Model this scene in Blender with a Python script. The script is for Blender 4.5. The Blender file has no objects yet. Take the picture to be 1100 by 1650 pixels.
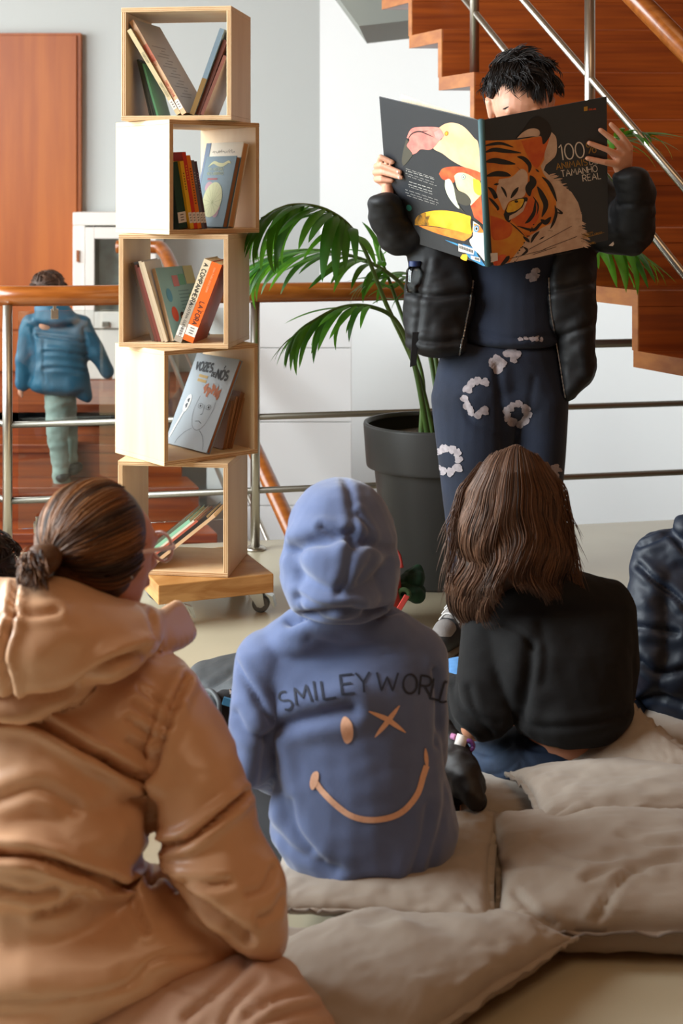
import bpy, bmesh, math, random
import numpy as np
from mathutils import Vector, Matrix, noise as mnoise
from mathutils.bvhtree import BVHTree
from mathutils.geometry import tessellate_polygon
random.seed(7); np.random.seed(7)
scene = bpy.context.scene
COL = scene.collection
# ------------------------------------------------------------------ camera, light, exposure
F, HOR, HE = 2292.0, 310.0, 1.28          # focal length in pixels of the 1100x1650 frame, horizon row, eye height
cam_d = bpy.data.cameras.new('camera'); cam = bpy.data.objects.new('camera', cam_d); COL.objects.link(cam)
cam.location = (0, 0, HE); cam.rotation_euler = (math.radians(90), 0, 0)
cam_d.sensor_fit = 'VERTICAL'; cam_d.sensor_height = 36.0; cam_d.lens = 50.0
cam_d.shift_y = -(825.0 - HOR) / 1650.0
cam_d.clip_start = 0.05
cam_d.dof.use_dof = True; cam_d.dof.focus_distance = 3.7; cam_d.dof.aperture_fstop = 5.0
scene.camera = cam
vs = scene.view_settings
vs.view_transform = 'Standard'; vs.look = 'None'; vs.gamma = 1.0; vs.use_curve_mapping = False
vs.exposure = 0.12
world = bpy.data.worlds.new('world'); scene.world = world; world.use_nodes = True
bgn = world.node_tree.nodes['Background']
bgn.inputs[0].default_value = (0.80, 0.90, 1.0, 1); bgn.inputs[1].default_value = 0.55
def area(name, loc, target, sx, sy, power, col):
    l = bpy.data.lights.new(name, 'AREA'); l.shape = 'RECTANGLE'; l.size = sx; l.size_y = sy
    l.energy = power; l.color = col
    o = bpy.data.objects.new(name, l); COL.objects.link(o); o.location = loc
    d = Vector(target) - Vector(loc); o.rotation_euler = d.to_track_quat('-Z', 'Y').to_euler()
    return o
# daylight coming through the tall windows of the left-hand wall
area('window_daylight', (-3.93, 3.0, 2.35), (0.0, 3.2, 0.75), 3.9, 2.7, 600, (0.905, 0.96, 1.0))
# daylight added to brighten the right stairwell wall, with an unseen window around it
area('stairwell_wall_fill', (-3.93, 6.9, 1.6), (1.6, 6.9, 0.3), 2.5, 2.4, 132, (0.97, 0.99, 1.0))
# warm fill added high above the reading corner to tint the shaded sides
area('warm_fill_panel', (1.4, 0.6, 4.4), (0.4, 2.6, 0.3), 2.4, 1.6, 32, (1.0, 0.68, 0.42))
# ------------------------------------------------------------------ helpers
def lin(h):
    h = h.lstrip('#'); c = [int(h[i:i+2], 16)/255 for i in (0, 2, 4)]
    return tuple(x/12.92 if x <= 0.04045 else ((x+0.055)/1.055)**2.4 for x in c) + (1.0,)
def P(x, y, Y):
    return Vector(((x-550)/F*Y, Y, HE-(y-HOR)/F*Y))
def px_of(co):
    Y = np.maximum(co[:, 1], 0.05)
    return 550+co[:, 0]/Y*F, HOR-(co[:, 2]-HE)/Y*F
MATS = {}
def mat(name, col, rough=0.6, metal=0.0, col2=None, nscale=6.0, stretch=(1, 1, 1), bump=0.0, bscale=80.0, bstretch=(1, 1, 1),
        spec=0.5, sheen=0.0, coat=0.0, sss=0.0, detail=4.0, lo=0.35, hi=0.65, distort=0.0, coords='Object'):
    if name in MATS: return MATS[name]
    m = bpy.data.materials.new(name); m.use_nodes = True
    nt = m.node_tree; b = nt.nodes['Principled BSDF']
    c = lin(col); b.inputs['Base Color'].default_value = c
    b.inputs['Roughness'].default_value = rough; b.inputs['Metallic'].default_value = metal
    b.inputs['Specular IOR Level'].default_value = spec
    if sheen: b.inputs['Sheen Weight'].default_value = sheen; b.inputs['Sheen Roughness'].default_value = 0.5
    if coat: b.inputs['Coat Weight'].default_value = coat; b.inputs['Coat Roughness'].default_value = 0.15
    if sss:
        b.inputs['Subsurface Weight'].default_value = sss; b.inputs['Subsurface Radius'].default_value = (0.012, 0.004, 0.002)
        b.inputs['Subsurface Scale'].default_value = 0.6
    tc = nt.nodes.new('ShaderNodeTexCoord')
    if col2:
        mp = nt.nodes.new('ShaderNodeMapping'); mp.inputs['Scale'].default_value = stretch
        nt.links.new(tc.outputs[coords], mp.inputs[0])
        n = nt.nodes.new('ShaderNodeTexNoise'); n.inputs['Scale'].default_value = nscale; n.inputs['Detail'].default_value = detail
        n.inputs['Distortion'].default_value = distort
        nt.links.new(mp.outputs[0], n.inputs['Vector'])
        r = nt.nodes.new('ShaderNodeValToRGB'); r.color_ramp.elements[0].position = lo; r.color_ramp.elements[1].position = hi
        r.color_ramp.elements[0].color = c; r.color_ramp.elements[1].color = lin(col2)
        nt.links.new(n.outputs[0], r.inputs[0]); nt.links.new(r.outputs[0], b.inputs['Base Color'])
    if bump:
        mp2 = nt.nodes.new('ShaderNodeMapping'); mp2.inputs['Scale'].default_value = bstretch
        nt.links.new(tc.outputs[coords], mp2.inputs[0])
        n2 = nt.nodes.new('ShaderNodeTexNoise'); n2.inputs['Scale'].default_value = bscale; n2.inputs['Detail'].default_value = 3
        nt.links.new(mp2.outputs[0], n2.inputs['Vector'])
        bp = nt.nodes.new('ShaderNodeBump'); bp.inputs['Strength'].default_value = bump; bp.inputs['Distance'].default_value = 0.01
        nt.links.new(n2.outputs[0], bp.inputs['Height']); nt.links.new(bp.outputs[0], b.inputs['Normal'])
    MATS[name] = m
    return m
def glass_mat(name, tint='#f4f8f7', rough=0.0, base=0.04):
    m = bpy.data.materials.new(name); m.use_nodes = True; nt = m.node_tree; nt.nodes.clear()
    out = nt.nodes.new('ShaderNodeOutputMaterial'); mx = nt.nodes.new('ShaderNodeMixShader')
    t = nt.nodes.new('ShaderNodeBsdfTransparent'); t.inputs[0].default_value = lin(tint)
    g = nt.nodes.new('ShaderNodeBsdfGlossy'); g.inputs['Roughness'].default_value = rough
    fr = nt.nodes.new('ShaderNodeFresnel'); fr.inputs[0].default_value = 1.5
    nt.links.new(fr.outputs[0], mx.inputs[0]); nt.links.new(t.outputs[0], mx.inputs[1]); nt.links.new(g.outputs[0], mx.inputs[2])
    nt.links.new(mx.outputs[0], out.inputs[0])
    return m
def hair_mat(name, dark, light, warm=None):
    m = bpy.data.materials.new(name); m.use_nodes = True; nt = m.node_tree; b = nt.nodes['Principled BSDF']
    a = nt.nodes.new('ShaderNodeAttribute'); a.attribute_name = 'tone'
    r = nt.nodes.new('ShaderNodeValToRGB'); r.color_ramp.elements[0].color = lin(dark); r.color_ramp.elements[1].color = lin(light)
    r.color_ramp.elements[0].position = 0.15; r.color_ramp.elements[1].position = 0.95
    nt.links.new(a.outputs['Fac'], r.inputs[0]); nt.links.new(r.outputs[0], b.inputs['Base Color'])
    b.inputs['Roughness'].default_value = 0.5; b.inputs['Specular IOR Level'].default_value = 0.35
    return m
def new_obj(name, me, m=None, parent=None, smooth=False, bevel=0.0):
    o = bpy.data.objects.new(name, me); COL.objects.link(o)
    if m is not None:
        for x in (m if isinstance(m, (list, tuple)) else [m]): me.materials.append(x)
    if parent is not None: o.parent = parent
    if smooth: me.polygons.foreach_set('use_smooth', [True]*len(me.polygons))
    if bevel:
        b = o.modifiers.new('bevel', 'BEVEL'); b.width = bevel; b.segments = 2; b.limit_method = 'ANGLE'
    return o
def tag(o, label, cat=None, group=None, kind=None):
    o['label'] = label
    if cat: o['category'] = cat
    if group: o['group'] = group
    if kind: o['kind'] = kind
    return o
def empty(name, loc=(0, 0, 0)):
    o = bpy.data.objects.new(name, None); COL.objects.link(o); o.location = loc; o.empty_display_size = 0.05
    return o
def thing(name, label, cat, loc=(0, 0, 0), group=None):
    return tag(empty(name, loc), label, cat, group)
def adopt(parent, *objs):
    """parent keeping world placement (parents are only translated)"""
    for o in objs:
        o.parent = parent; o.matrix_parent_inverse = Matrix.Translation(-parent.location)
def struct(o, label=None, cat=None):
    o['kind'] = 'structure'
    if label: o['label'] = label
    if cat: o['category'] = cat
    return o
def mesh(verts, faces):
    me = bpy.data.meshes.new('m'); me.from_pydata([tuple(v) for v in verts], [], faces); me.update(); return me
def fix_normals(me):
    bm = bmesh.new(); bm.from_mesh(me); bmesh.ops.recalc_face_normals(bm, faces=bm.faces); bm.to_mesh(me); bm.free(); return me
CUBE_F = [(0, 3, 2, 1), (4, 5, 6, 7), (0, 1, 5, 4), (1, 2, 6, 5), (2, 3, 7, 6), (3, 0, 4, 7)]
def box_mesh(x0, x1, y0, y1, z0, z1, M=None):
    v = [Vector(p) for p in ((x0, y0, z0), (x1, y0, z0), (x1, y1, z0), (x0, y1, z0), (x0, y0, z1), (x1, y0, z1), (x1, y1, z1), (x0, y1, z1))]
    if M is not None: v = [M @ p for p in v]
    return mesh(v, CUBE_F)
def boxes_mesh(lst, M=None):
    V, Fc = [], []
    for b in lst:
        x0, x1, y0, y1, z0, z1 = b; n = len(V)
        V += [Vector(p) for p in ((x0, y0, z0), (x1, y0, z0), (x1, y1, z0), (x0, y1, z0), (x0, y0, z1), (x1, y0, z1), (x1, y1, z1), (x0, y1, z1))]
        Fc += [tuple(i+n for i in f) for f in CUBE_F]
    if M is not None: V = [M @ p for p in V]
    return mesh(V, Fc)
def prism(poly, ext, thick=None):
    """closed polygon (3D points) extruded along vector ext"""
    n = len(poly); ext = Vector(ext)
    v = [Vector(p) for p in poly] + [Vector(p)+ext for p in poly]
    f = [tuple(range(n-1, -1, -1)), tuple(range(n, 2*n))] + [(i, (i+1) % n, n+(i+1) % n, n+i) for i in range(n)]
    return fix_normals(mesh(v, f))
def frame_of(t, up=Vector((0, 0, 1))):
    t = t.normalized()
    if abs(t.dot(up)) > 0.98: up = Vector((0, 1, 0))
    a = t.cross(up).normalized(); return a, a.cross(t).normalized()
def tube(pts, r, seg=12, cap=True):
    pts = [Vector(p) for p in pts]; n = len(pts)
    rs = r if isinstance(r, (list, tuple)) else [r]*n
    V, Fc = [], []
    a = None
    for i, p in enumerate(pts):
        t = (pts[min(i+1, n-1)]-pts[max(i-1, 0)])
        if t.length < 1e-9: t = Vector((0, 0, 1))
        t.normalize()
        if a is None: a, b = frame_of(t)
        else:
            a = (a - t*a.dot(t)); a.normalize(); b = a.cross(t).normalized()
        for k in range(seg):
            w = 2*math.pi*k/seg
            V.append(p + (a*math.cos(w)+b*math.sin(w))*rs[i])
    for i in range(n-1):
        for k in range(seg):
            k2 = (k+1) % seg
            Fc.append((i*seg+k, i*seg+k2, (i+1)*seg+k2, (i+1)*seg+k))
    if cap:
        Fc.append(tuple(range(seg-1, -1, -1))); Fc.append(tuple(range((n-1)*seg, n*seg)))
    return fix_normals(mesh(V, Fc))
def spline(pts, n=24):
    """Catmull-Rom through points"""
    pts = [Vector(p) for p in pts]; q = [pts[0]*2-pts[1]]+pts+[pts[-1]*2-pts[-2]]
    out = []; m = len(pts)-1
    for j in range(n+1):
        u = j/n*m; i = min(int(u), m-1); t = u-i
        p0, p1, p2, p3 = q[i], q[i+1], q[i+2], q[i+3]
        out.append(0.5*((2*p1)+(p2-p0)*t+(2*p0-5*p1+4*p2-p3)*t*t+(3*p1-p0-3*p2+p3)*t*t*t))
    return out
def lathe(prof, seg=48, center=(0, 0, 0)):
    V, Fc = [], []; n = len(prof); c = Vector(center)
    for k in range(seg):
        w = 2*math.pi*k/seg
        for r, z in prof: V.append(c+Vector((r*math.cos(w), r*math.sin(w), z)))
    for k in range(seg):
        k2 = (k+1) % seg
        for i in range(n-1): Fc.append((k*n+i, k2*n+i, k2*n+i+1, k*n+i+1))
    return fix_normals(mesh(V, Fc))
def join_meshes(ms):
    V, Fc, mi = [], [], []
    for me in ms:
        n = len(V); V += [v.co.copy() for v in me.vertices]
        for p in me.polygons: Fc.append(tuple(i+n for i in p.vertices))
    return mesh(V, Fc)
# ---- organic volumes: convex hulls of ellipsoids, voxel-fused into one surface
def _sph(nu=26, nv=14):
    out = []
    for i in range(nv+1):
        th = math.pi*i/nv
        for k in range(nu):
            w = 2*math.pi*k/nu; out.append((math.sin(th)*math.cos(w), math.sin(th)*math.sin(w), math.cos(th)))
            if i in (0, nv): break
    return np.array(out)
SPH = _sph()
def E(x, y, Y, rx, ry, d):
    """ellipsoid: pixel centre, depth, pixel radii (turned to metres at that depth), depth radius"""
    return (P(x, y, Y), (rx*Y/F, d, ry*Y/F))
def S(p, r): return (Vector(p), (r, r, r) if not isinstance(r, tuple) else r)
def hull_into(bm, els):
    vs_ = []
    for c, r in els:
        for q in SPH: vs_.append(bm.verts.new((c[0]+q[0]*r[0], c[1]+q[1]*r[1], c[2]+q[2]*r[2])))
    res = bmesh.ops.convex_hull(bm, input=vs_)
    junk = list({g for g in res['geom_interior'] if isinstance(g, bmesh.types.BMVert)} | {g for g in res['geom_unused'] if isinstance(g, bmesh.types.BMVert)})
    if junk: bmesh.ops.delete(bm, geom=junk, context='VERTS')
def chain(els): return [[els[i], els[i+1]] for i in range(len(els)-1)]
def blob(hulls, voxel=0.006, smooth=6, sub=0):
    bm = bmesh.new()
    for h in hulls: hull_into(bm, h)
    me = bpy.data.meshes.new('b'); bm.to_mesh(me); bm.free()
    o = bpy.data.objects.new('tmp', me); COL.objects.link(o)
    r = o.modifiers.new('r', 'REMESH'); r.mode = 'VOXEL'; r.voxel_size = voxel; r.adaptivity = 0
    if smooth:
        s = o.modifiers.new('s', 'SMOOTH'); s.factor = 0.5; s.iterations = smooth
    dg = bpy.context.evaluated_depsgraph_get()
    out = bpy.data.meshes.new_from_object(o.evaluated_get(dg))
    bpy.data.objects.remove(o); bpy.data.meshes.remove(me)
    return out
def get_co(me):
    a = np.empty(len(me.vertices)*3); me.vertices.foreach_get('co', a); return a.reshape(-1, 3)
def get_no(me):
    a = np.empty(len(me.vertices)*3); me.vertex_normals.foreach_get('vector', a); return a.reshape(-1, 3)
def set_co(me, co): me.vertices.foreach_set('co', co.ravel()); me.update()
_perm = np.random.RandomState(3).rand(32, 32, 32)
def vnoise(p):
    i = np.floor(p).astype(int); f = p-i; f = f*f*(3-2*f); r = 0
    for dx in (0, 1):
        for dy in (0, 1):
            for dz in (0, 1):
                w = (f[:, 0] if dx else 1-f[:, 0])*(f[:, 1] if dy else 1-f[:, 1])*(f[:, 2] if dz else 1-f[:, 2])
                r = r+w*_perm[(i[:, 0]+dx) % 32, (i[:, 1]+dy) % 32, (i[:, 2]+dz) % 32]
    return r-0.5
def seg_dist(px, py, line):
    """distance to a polyline and signed side, in pixels"""
    best = np.full(px.shape, 1e9); side = np.zeros(px.shape)
    for (x0, y0), (x1, y1) in zip(line[:-1], line[1:]):
        dx, dy = x1-x0, y1-y0; L = dx*dx+dy*dy+1e-9
        t = np.clip(((px-x0)*dx+(py-y0)*dy)/L, 0, 1)
        d = np.hypot(px-x0-t*dx, py-y0-t*dy)
        s = np.sign((px-x0)*dy-(py-y0)*dx)
        m = d < best; best = np.where(m, d, best); side = np.where(m, s, side)
    return best, side
def smooth_line(line, n=18):
    return [(p.x, p.y) for p in spline([Vector((a, b, 0)) for a, b in line], n)] if len(line) > 2 else line
def wrinkle(me, amp=0.003, scale=18.0, stretch=(1, 1, 1), seed=0.0, ridged=False):
    co = get_co(me); no = get_no(me)
    q = co*np.array(stretch)*scale+seed
    n = vnoise(q)+0.5*vnoise(q*2.1+7)
    if ridged: n = 0.35-np.abs(n)
    set_co(me, co+no*(n*amp*2)[:, None])
def creases(me, strokes):
    """strokes: (polyline in photo pixels, width px, depth m[, puff m]); sinks a seam into the camera-side surface, with puffed flanks"""
    co = get_co(me); no = get_no(me); px, py = px_of(co)
    view = co-np.array([0, 0, HE]); view /= np.linalg.norm(view, axis=1)[:, None]
    face = np.clip(-(no*view).sum(1)*2.5, 0, 1)
    disp = np.zeros(len(co))
    for s in strokes:
        line = smooth_line(s[0]); w = s[1]; a = s[2]; pf = s[3] if len(s) > 3 else 0
        d, side = seg_dist(px, py, line)
        disp += -a*np.exp(-(d/w)**2)
        if pf: disp += pf*np.exp(-((d-2.6*w)/(1.8*w))**2)
    set_co(me, co+no*(disp*face)[:, None])
def bvh(me):
    return BVHTree.FromPolygons([v.co for v in me.vertices], [tuple(p.vertices) for p in me.polygons])
CAMP = Vector((0, 0, HE))
def ray(x, y): return Vector(((x-550)/F, 1.0, -(y-HOR)/F)).normalized()
def hit(tree, x, y, off=0.0015):
    loc, nrm, i, d = tree.ray_cast(CAMP, ray(x, y))
    if loc is None: return None
    if nrm.dot(ray(x, y)) > 0: nrm = -nrm
    return loc+nrm*off
# ---- flat print: stroke lettering, ribbons and filled shapes in 2D, mapped to a surface by a function (a, b) -> point
def arc(cx, cy, rx, ry, a0, a1, n=10):
    return [(cx+rx*math.cos(math.radians(a0+(a1-a0)*i/n)), cy+ry*math.sin(math.radians(a0+(a1-a0)*i/n))) for i in range(n+1)]
GL = {  # strokes on a cell of width w (x right) and height 1 (y up)
 'A': (.7, [[(0, 0), (.35, 1), (.7, 0)], [(.13, .36), (.57, .36)]]), 'B': (.6, [[(0, 0), (0, 1)], [(0, 1)]+arc(.3, .76, .26, .24, 90, -90)+[(0, .52)], [(0, .52)]+arc(.32, .26, .28, .26, 90, -90)+[(0, 0)]]),
 'C': (.65, [arc(.36, .5, .36, .5, 50, 310)]), 'D': (.65, [[(0, 0), (0, 1)], [(0, 1)]+arc(.2, .5, .45, .5, 90, -90)+[(0, 0)]]),
 'E': (.5, [[(.5, 1), (0, 1), (0, 0), (.5, 0)], [(0, .52), (.42, .52)]]), 'F': (.5, [[(.5, 1), (0, 1), (0, 0)], [(0, .52), (.42, .52)]]),
 'G': (.68, [arc(.36, .5, .36, .5, 50, 340)+[(.42, .42)]]), 'H': (.62, [[(0, 0), (0, 1)], [(.62, 0), (.62, 1)], [(0, .52), (.62, .52)]]),
 'I': (.1, [[(.05, 0), (.05, 1)]]), 'J': (.4, [[(.4, 1), (.4, .2)]+arc(.2, .2, .2, .2, 0, -150, 6)]),
 'K': (.58, [[(0, 0), (0, 1)], [(.55, 1), (0, .45)], [(.15, .6), (.58, 0)]]), 'L': (.48, [[(0, 1), (0, 0), (.48, 0)]]),
 'M': (.8, [[(0, 0), (.1, 1), (.4, .35), (.7, 1), (.8, 0)]]), 'N': (.65, [[(0, 0), (0, 1), (.65, 0), (.65, 1)]]),
 'O': (.72, [arc(.36, .5, .36, .5, 0, 360, 18)]), 'P': (.56, [[(0, 0), (0, 1)], [(0, 1)]+arc(.28, .74, .28, .26, 90, -90)+[(0, .48)]]),
 'R': (.58, [[(0, 0), (0, 1)], [(0, 1)]+arc(.28, .74, .28, .26, 90, -90)+[(0, .48)], [(.25, .48), (.58, 0)]]),
 'S': (.55, [arc(.28, .75, .26, .25, 40, 270, 8)+arc(.28, .25, .27, .25, 90, -140, 8)]), 'T': (.6, [[(0, 1), (.6, 1)], [(.3, 1), (.3, 0)]]),
 'U': (.62, [[(0, 1), (0, .3)]+arc(.31, .3, .31, .3, 180, 360)+[(.62, 1)]]), 'V': (.66, [[(0, 1), (.33, 0), (.66, 1)]]),
 'W': (.95, [[(0, 1), (.22, 0), (.47, .75), (.72, 0), (.95, 1)]]), 'X': (.6, [[(0, 0), (.6, 1)], [(0, 1), (.6, 0)]]),
 'Y': (.64, [[(0, 1), (.32, .5), (.64, 1)], [(.32, .5), (.32, 0)]]), 'Z': (.58, [[(0, 1), (.58, 1), (0, 0), (.58, 0)]]),
 '0': (.56, [arc(.28, .5, .28, .5, 0, 360, 18)]), '1': (.22, [[(0, .82), (.18, 1), (.18, 0)]]), '3': (.5, [arc(.24, .75, .24, .25, 140, -80, 8)+arc(.24, .26, .26, .26, 80, -140, 8)]),
 '5': (.5, [[(.46, 1), (.08, 1), (.03, .58)]+arc(.23, .32, .25, .3, 110, -140, 9)]), '8': (.5, [arc(.25, .75, .22, .25, 0, 360, 12), arc(.25, .25, .25, .25, 0, 360, 12)]),
 '%': (.8, [arc(.17, .78, .17, .22, 0, 360, 12), arc(.63, .22, .17, .22, 0, 360, 12), [(.68, 1), (.12, 0)]]),
 "'": (.1, [[(.05, 1.2), (.15, 1.35)]]), '.': (.1, [[(.05, 0), (.05, .06)]]), '-': (.35, [[(0, .45), (.35, .45)]]),
}
class Print:
    """collects flat print; build() lays it on a surface"""
    def __init__(self, fn, step): self.fn = fn; self.step = step; self.V = []; self.F = []; self.M = []; self.mats = []
    def mi(self, m):
        if m not in self.mats: self.mats.append(m)
        return self.mats.index(m)
    def _add(self, pts2, faces, m, lift):
        pts = [self.fn(a, b, lift) for a, b in pts2]; n = len(self.V); ok = [p is not None for p in pts]
        self.V += [p if p is not None else Vector((0, 0, 0)) for p in pts]; k = self.mi(m)
        for f in faces:
            if all(ok[i] for i in f): self.F.append(tuple(i+n for i in f)); self.M.append(k)
    def ribbon(self, line, w, m, lift=0.0, taper=False, smooth=False):
        if smooth: line = smooth_line(line, 8*len(line))
        pts = [line[0]]
        for a, b in zip(line[:-1], line[1:]):
            L = math.hypot(b[0]-a[0], b[1]-a[1]); k = max(1, int(L/self.step))
            pts += [(a[0]+(b[0]-a[0])*i/k, a[1]+(b[1]-a[1])*i/k) for i in range(1, k+1)]
        n = len(pts); q = []
        for i, p in enumerate(pts):
            a, b = pts[max(0, i-1)], pts[min(n-1, i+1)]; dx, dy = b[0]-a[0], b[1]-a[1]; L = math.hypot(dx, dy) or 1
            h = w/2
            if taper: h *= max(0.12, math.sin(math.pi*min(max(i/(n-1), .02), .98))**0.6)
            q += [(p[0]-dy/L*h, p[1]+dx/L*h), (p[0]+dy/L*h, p[1]-dx/L*h)]
        self._add(q, [(2*i, 2*i+1, 2*i+3, 2*i+2) for i in range(n-1)], m, lift)
    def disc(self, cx, cy, rx, ry, m, lift=0.0, rot=0.0, wob=0.0, n=14, rings=2):
        c, s = math.cos(rot), math.sin(rot); q = [(cx, cy)]; ph = random.random()*9
        for r in range(1, rings+1):
            for k in range(n):
                w = 2*math.pi*k/n; f = r/rings*(1+wob*math.sin(3*w+ph)+wob*.6*math.sin(5*w+2*ph))
                a, b = rx*f*math.cos(w), ry*f*math.sin(w); q.append((cx+a*c-b*s, cy+a*s+b*c))
        fc = [(0, 1+k, 1+(k+1) % n) for k in range(n)]
        for r in range(rings-1):
            o = 1+r*n; fc += [(o+k, o+n+k, o+n+(k+1) % n, o+(k+1) % n) for k in range(n)]
        self._add(q, fc, m, lift)
    def poly(self, pts, m, lift=0.0, smooth=False):
        if smooth: pts = smooth_line(list(pts)+[pts[0]], 6*len(pts))[:-1]
        t = tessellate_polygon([[Vector((a, b, 0)) for a, b in pts]])
        self._add(pts, [tuple(f) for f in t], m, lift)
    def text(self, s, x, y, h, w, m, lift=0.0, gap=.22, ang=0.0, down=True, arcf=None):
        """s starts at (x, y) baseline; h letter height; down: y axis points down (photo pixels)"""
        c, sn = math.cos(ang), math.sin(ang); pen = 0.0
        mx = -1 if h < 0 else 1; h = abs(h)                      # negative height: text runs towards -x (covers seen from behind)
        for ch in s:
            if ch == ' ': pen += .5*h; continue
            gw, st = GL.get(ch.upper(), GL['I'])
            for line in st:
                q = []
                for a, b in line:
                    px_, py_ = pen+a*h, b*h
                    dy = (-1 if down else 1)
                    u, v = px_*c-py_*sn, px_*sn+py_*c
                    q.append((x+mx*u, y+dy*v))
                self.ribbon(q, w, m, lift)
            pen += (gw+gap)*h
        return pen
    def width(self, s, h, gap=.22): return sum((.5 if ch == ' ' else GL.get(ch.upper(), GL['I'])[0]+gap)*h for ch in s)
    def build(self, name, parent=None):
        me = mesh(self.V, self.F); me.polygons.foreach_set('material_index', self.M)
        return new_obj(name, me, self.mats, parent)
# ---- hair: many fine tapered strands over a solid under-layer
def strands_mesh(paths, rad, tones):
    K = len(paths); n = paths[0].shape[0]; A = np.stack(paths)
    T = np.gradient(A, axis=1); T /= np.linalg.norm(T, axis=2)[..., None]+1e-9
    up = np.random.RandomState(1).randn(K, 1, 3); a = np.cross(T, up); a /= np.linalg.norm(a, axis=2)[..., None]+1e-9
    b = np.cross(T, a); prof = rad*np.minimum(1, np.minimum(np.linspace(0.5, 6, n), np.linspace(5, 0.15, n)))
    V = np.empty((K, n, 3, 3))
    for k in range(3):
        w = 2*math.pi*k/3; V[:, :, k] = A+(a*math.cos(w)+b*math.sin(w))*prof[None, :, None]
    idx = np.arange(K*n*3).reshape(K, n, 3); Fc = []
    for k in range(3):
        k2 = (k+1) % 3
        Fc.append(np.stack([idx[:, :-1, k], idx[:, :-1, k2], idx[:, 1:, k2], idx[:, 1:, k]], -1).reshape(-1, 4))
    Fc = np.concatenate(Fc); me = bpy.data.meshes.new('hair'); V = V.reshape(-1, 3)
    me.vertices.add(len(V)); me.vertices.foreach_set('co', V.ravel()); me.loops.add(Fc.size); me.polygons.add(len(Fc))
    me.loops.foreach_set('vertex_index', Fc.ravel().astype(np.int32)); me.polygons.foreach_set('loop_start', np.arange(0, Fc.size, 4, dtype=np.int32))
    me.update(calc_edges=True)
    at = me.attributes.new('tone', 'FLOAT', 'POINT'); at.data.foreach_set('value', np.repeat(np.asarray(tones, dtype=np.float32), n*3))
    me.polygons.foreach_set('use_smooth', [True]*len(me.polygons))
    return me
# ------------------------------------------------------------------ materials of the place
M_wall = mat('white_plaster', '#eceeec', 0.85, bump=0.05, bscale=60)
M_wallb = mat('grey_white_plaster', '#ccd1ce', 0.85, bump=0.05, bscale=60)
M_wallp = mat('white_wall_panel', '#eff0ee', 0.6)
M_joint = mat('panel_joint', '#b9bbb6', 0.8)
M_floor = mat('floor_resin', '#bbb198', 0.22, col2='#aea48b', nscale=1.3, bump=0.02, bscale=7, spec=0.5)
M_ceil = mat('ceiling_wood', '#8a6d50', 0.9)
M_wood = mat('stair_wood', '#98460f', 0.38, col2='#762f08', nscale=5, stretch=(0.35, 3, 9), detail=8, coat=0.15)
M_woodend = mat('stair_wood_edge', '#a9682f', 0.5, col2='#925324', nscale=6, stretch=(1, 2, 5), detail=6)
M_door = mat('door_veneer', '#b4621f', 0.45, col2='#a05016', nscale=3, stretch=(4, 1, 0.35), detail=7)
M_rail = mat('handrail_wood', '#a05a20', 0.28, col2='#834412', nscale=9, stretch=(0.6, 4, 4), detail=6, coat=0.4)
M_steel = mat('brushed_steel', '#b9b4aa', 0.32, metal=1.0, bump=0.02, bscale=300)
M_dsteel = mat('dull_steel', '#8b867c', 0.42, metal=1.0)
M_glass = glass_mat('panel_glass')
M_white = mat('white_lacquer', '#eeeae2', 0.4)
M_dark = mat('dark_gap', '#3b3833', 0.7)
M_woodwall = mat('wood_cladding', '#85522a', 0.6, col2='#734522', nscale=3, stretch=(1, 1, 5))
# ------------------------------------------------------------------ room shell
RA, RB = Vector((-1.155, 4.92, 0)), Vector((1.30, 5.43, 0))          # line of the balustrade on the floor
RD = (RB-RA).normalized(); RN = Vector((-RD.y, RD.x, 0))
def on_rail(x, off=0.0):
    """point of the balustrade line seen at photo column x"""
    k = (x-550)/F; t = (k*RA.y-RA.x)/(RD.x-k*RD.y); return RA+RD*t+RN*off
e0 = RA+RN*0.13
def edge_at(X): return Vector((X, e0.y+(X-e0.x)*RD.y/RD.x, 0))
fl = [Vector((-4, -2.5, -0.32)), Vector((4.5, -2.5, -0.32)), edge_at(4.5)-Vector((0, 0, .32)), edge_at(-4)-Vector((0, 0, .32))]
struct(new_obj('floor', prism(fl, (0, 0, 0.32)), M_floor), 'glossy beige resin floor of the reading corner')
struct(new_obj('floor_lower', box_mesh(-4, 4.5, 4.2, 10, -2.6, -2.5), M_wood), 'lower floor under the stairwell')
struct(new_obj('ceiling', box_mesh(-4.2, 4.7, -2.7, 10.2, 5.0, 5.1), M_ceil), 'wooden ceiling high over the stairwell')
struct(new_obj('wall_front', box_mesh(-4, 4.5, -2.6, -2.5, -0.3, 5), M_woodwall), 'wood clad wall behind the photographer')
struct(new_obj('wall_right', box_mesh(4.5, 4.6, -2.5, 9, -2.6, 5), M_woodwall), 'wood clad wall on the right')
BX = -0.137
struct(new_obj('wall_back', box_mesh(-4.1, BX, 9.0, 9.12, -2.6, 5), M_wallb), 'greyish white back wall behind the stairs')
wr0, wr1 = Vector((BX, 9.0, -2.6)), Vector((4.5, 6.35, -2.6)); wn = Vector((0.07, 0.12, 0))
struct(new_obj('wall_back_right', prism([wr0, wr1, wr1+wn, wr0+wn], (0, 0, 7.6)), M_wall), 'bright white wall behind the upper stairs')
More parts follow.
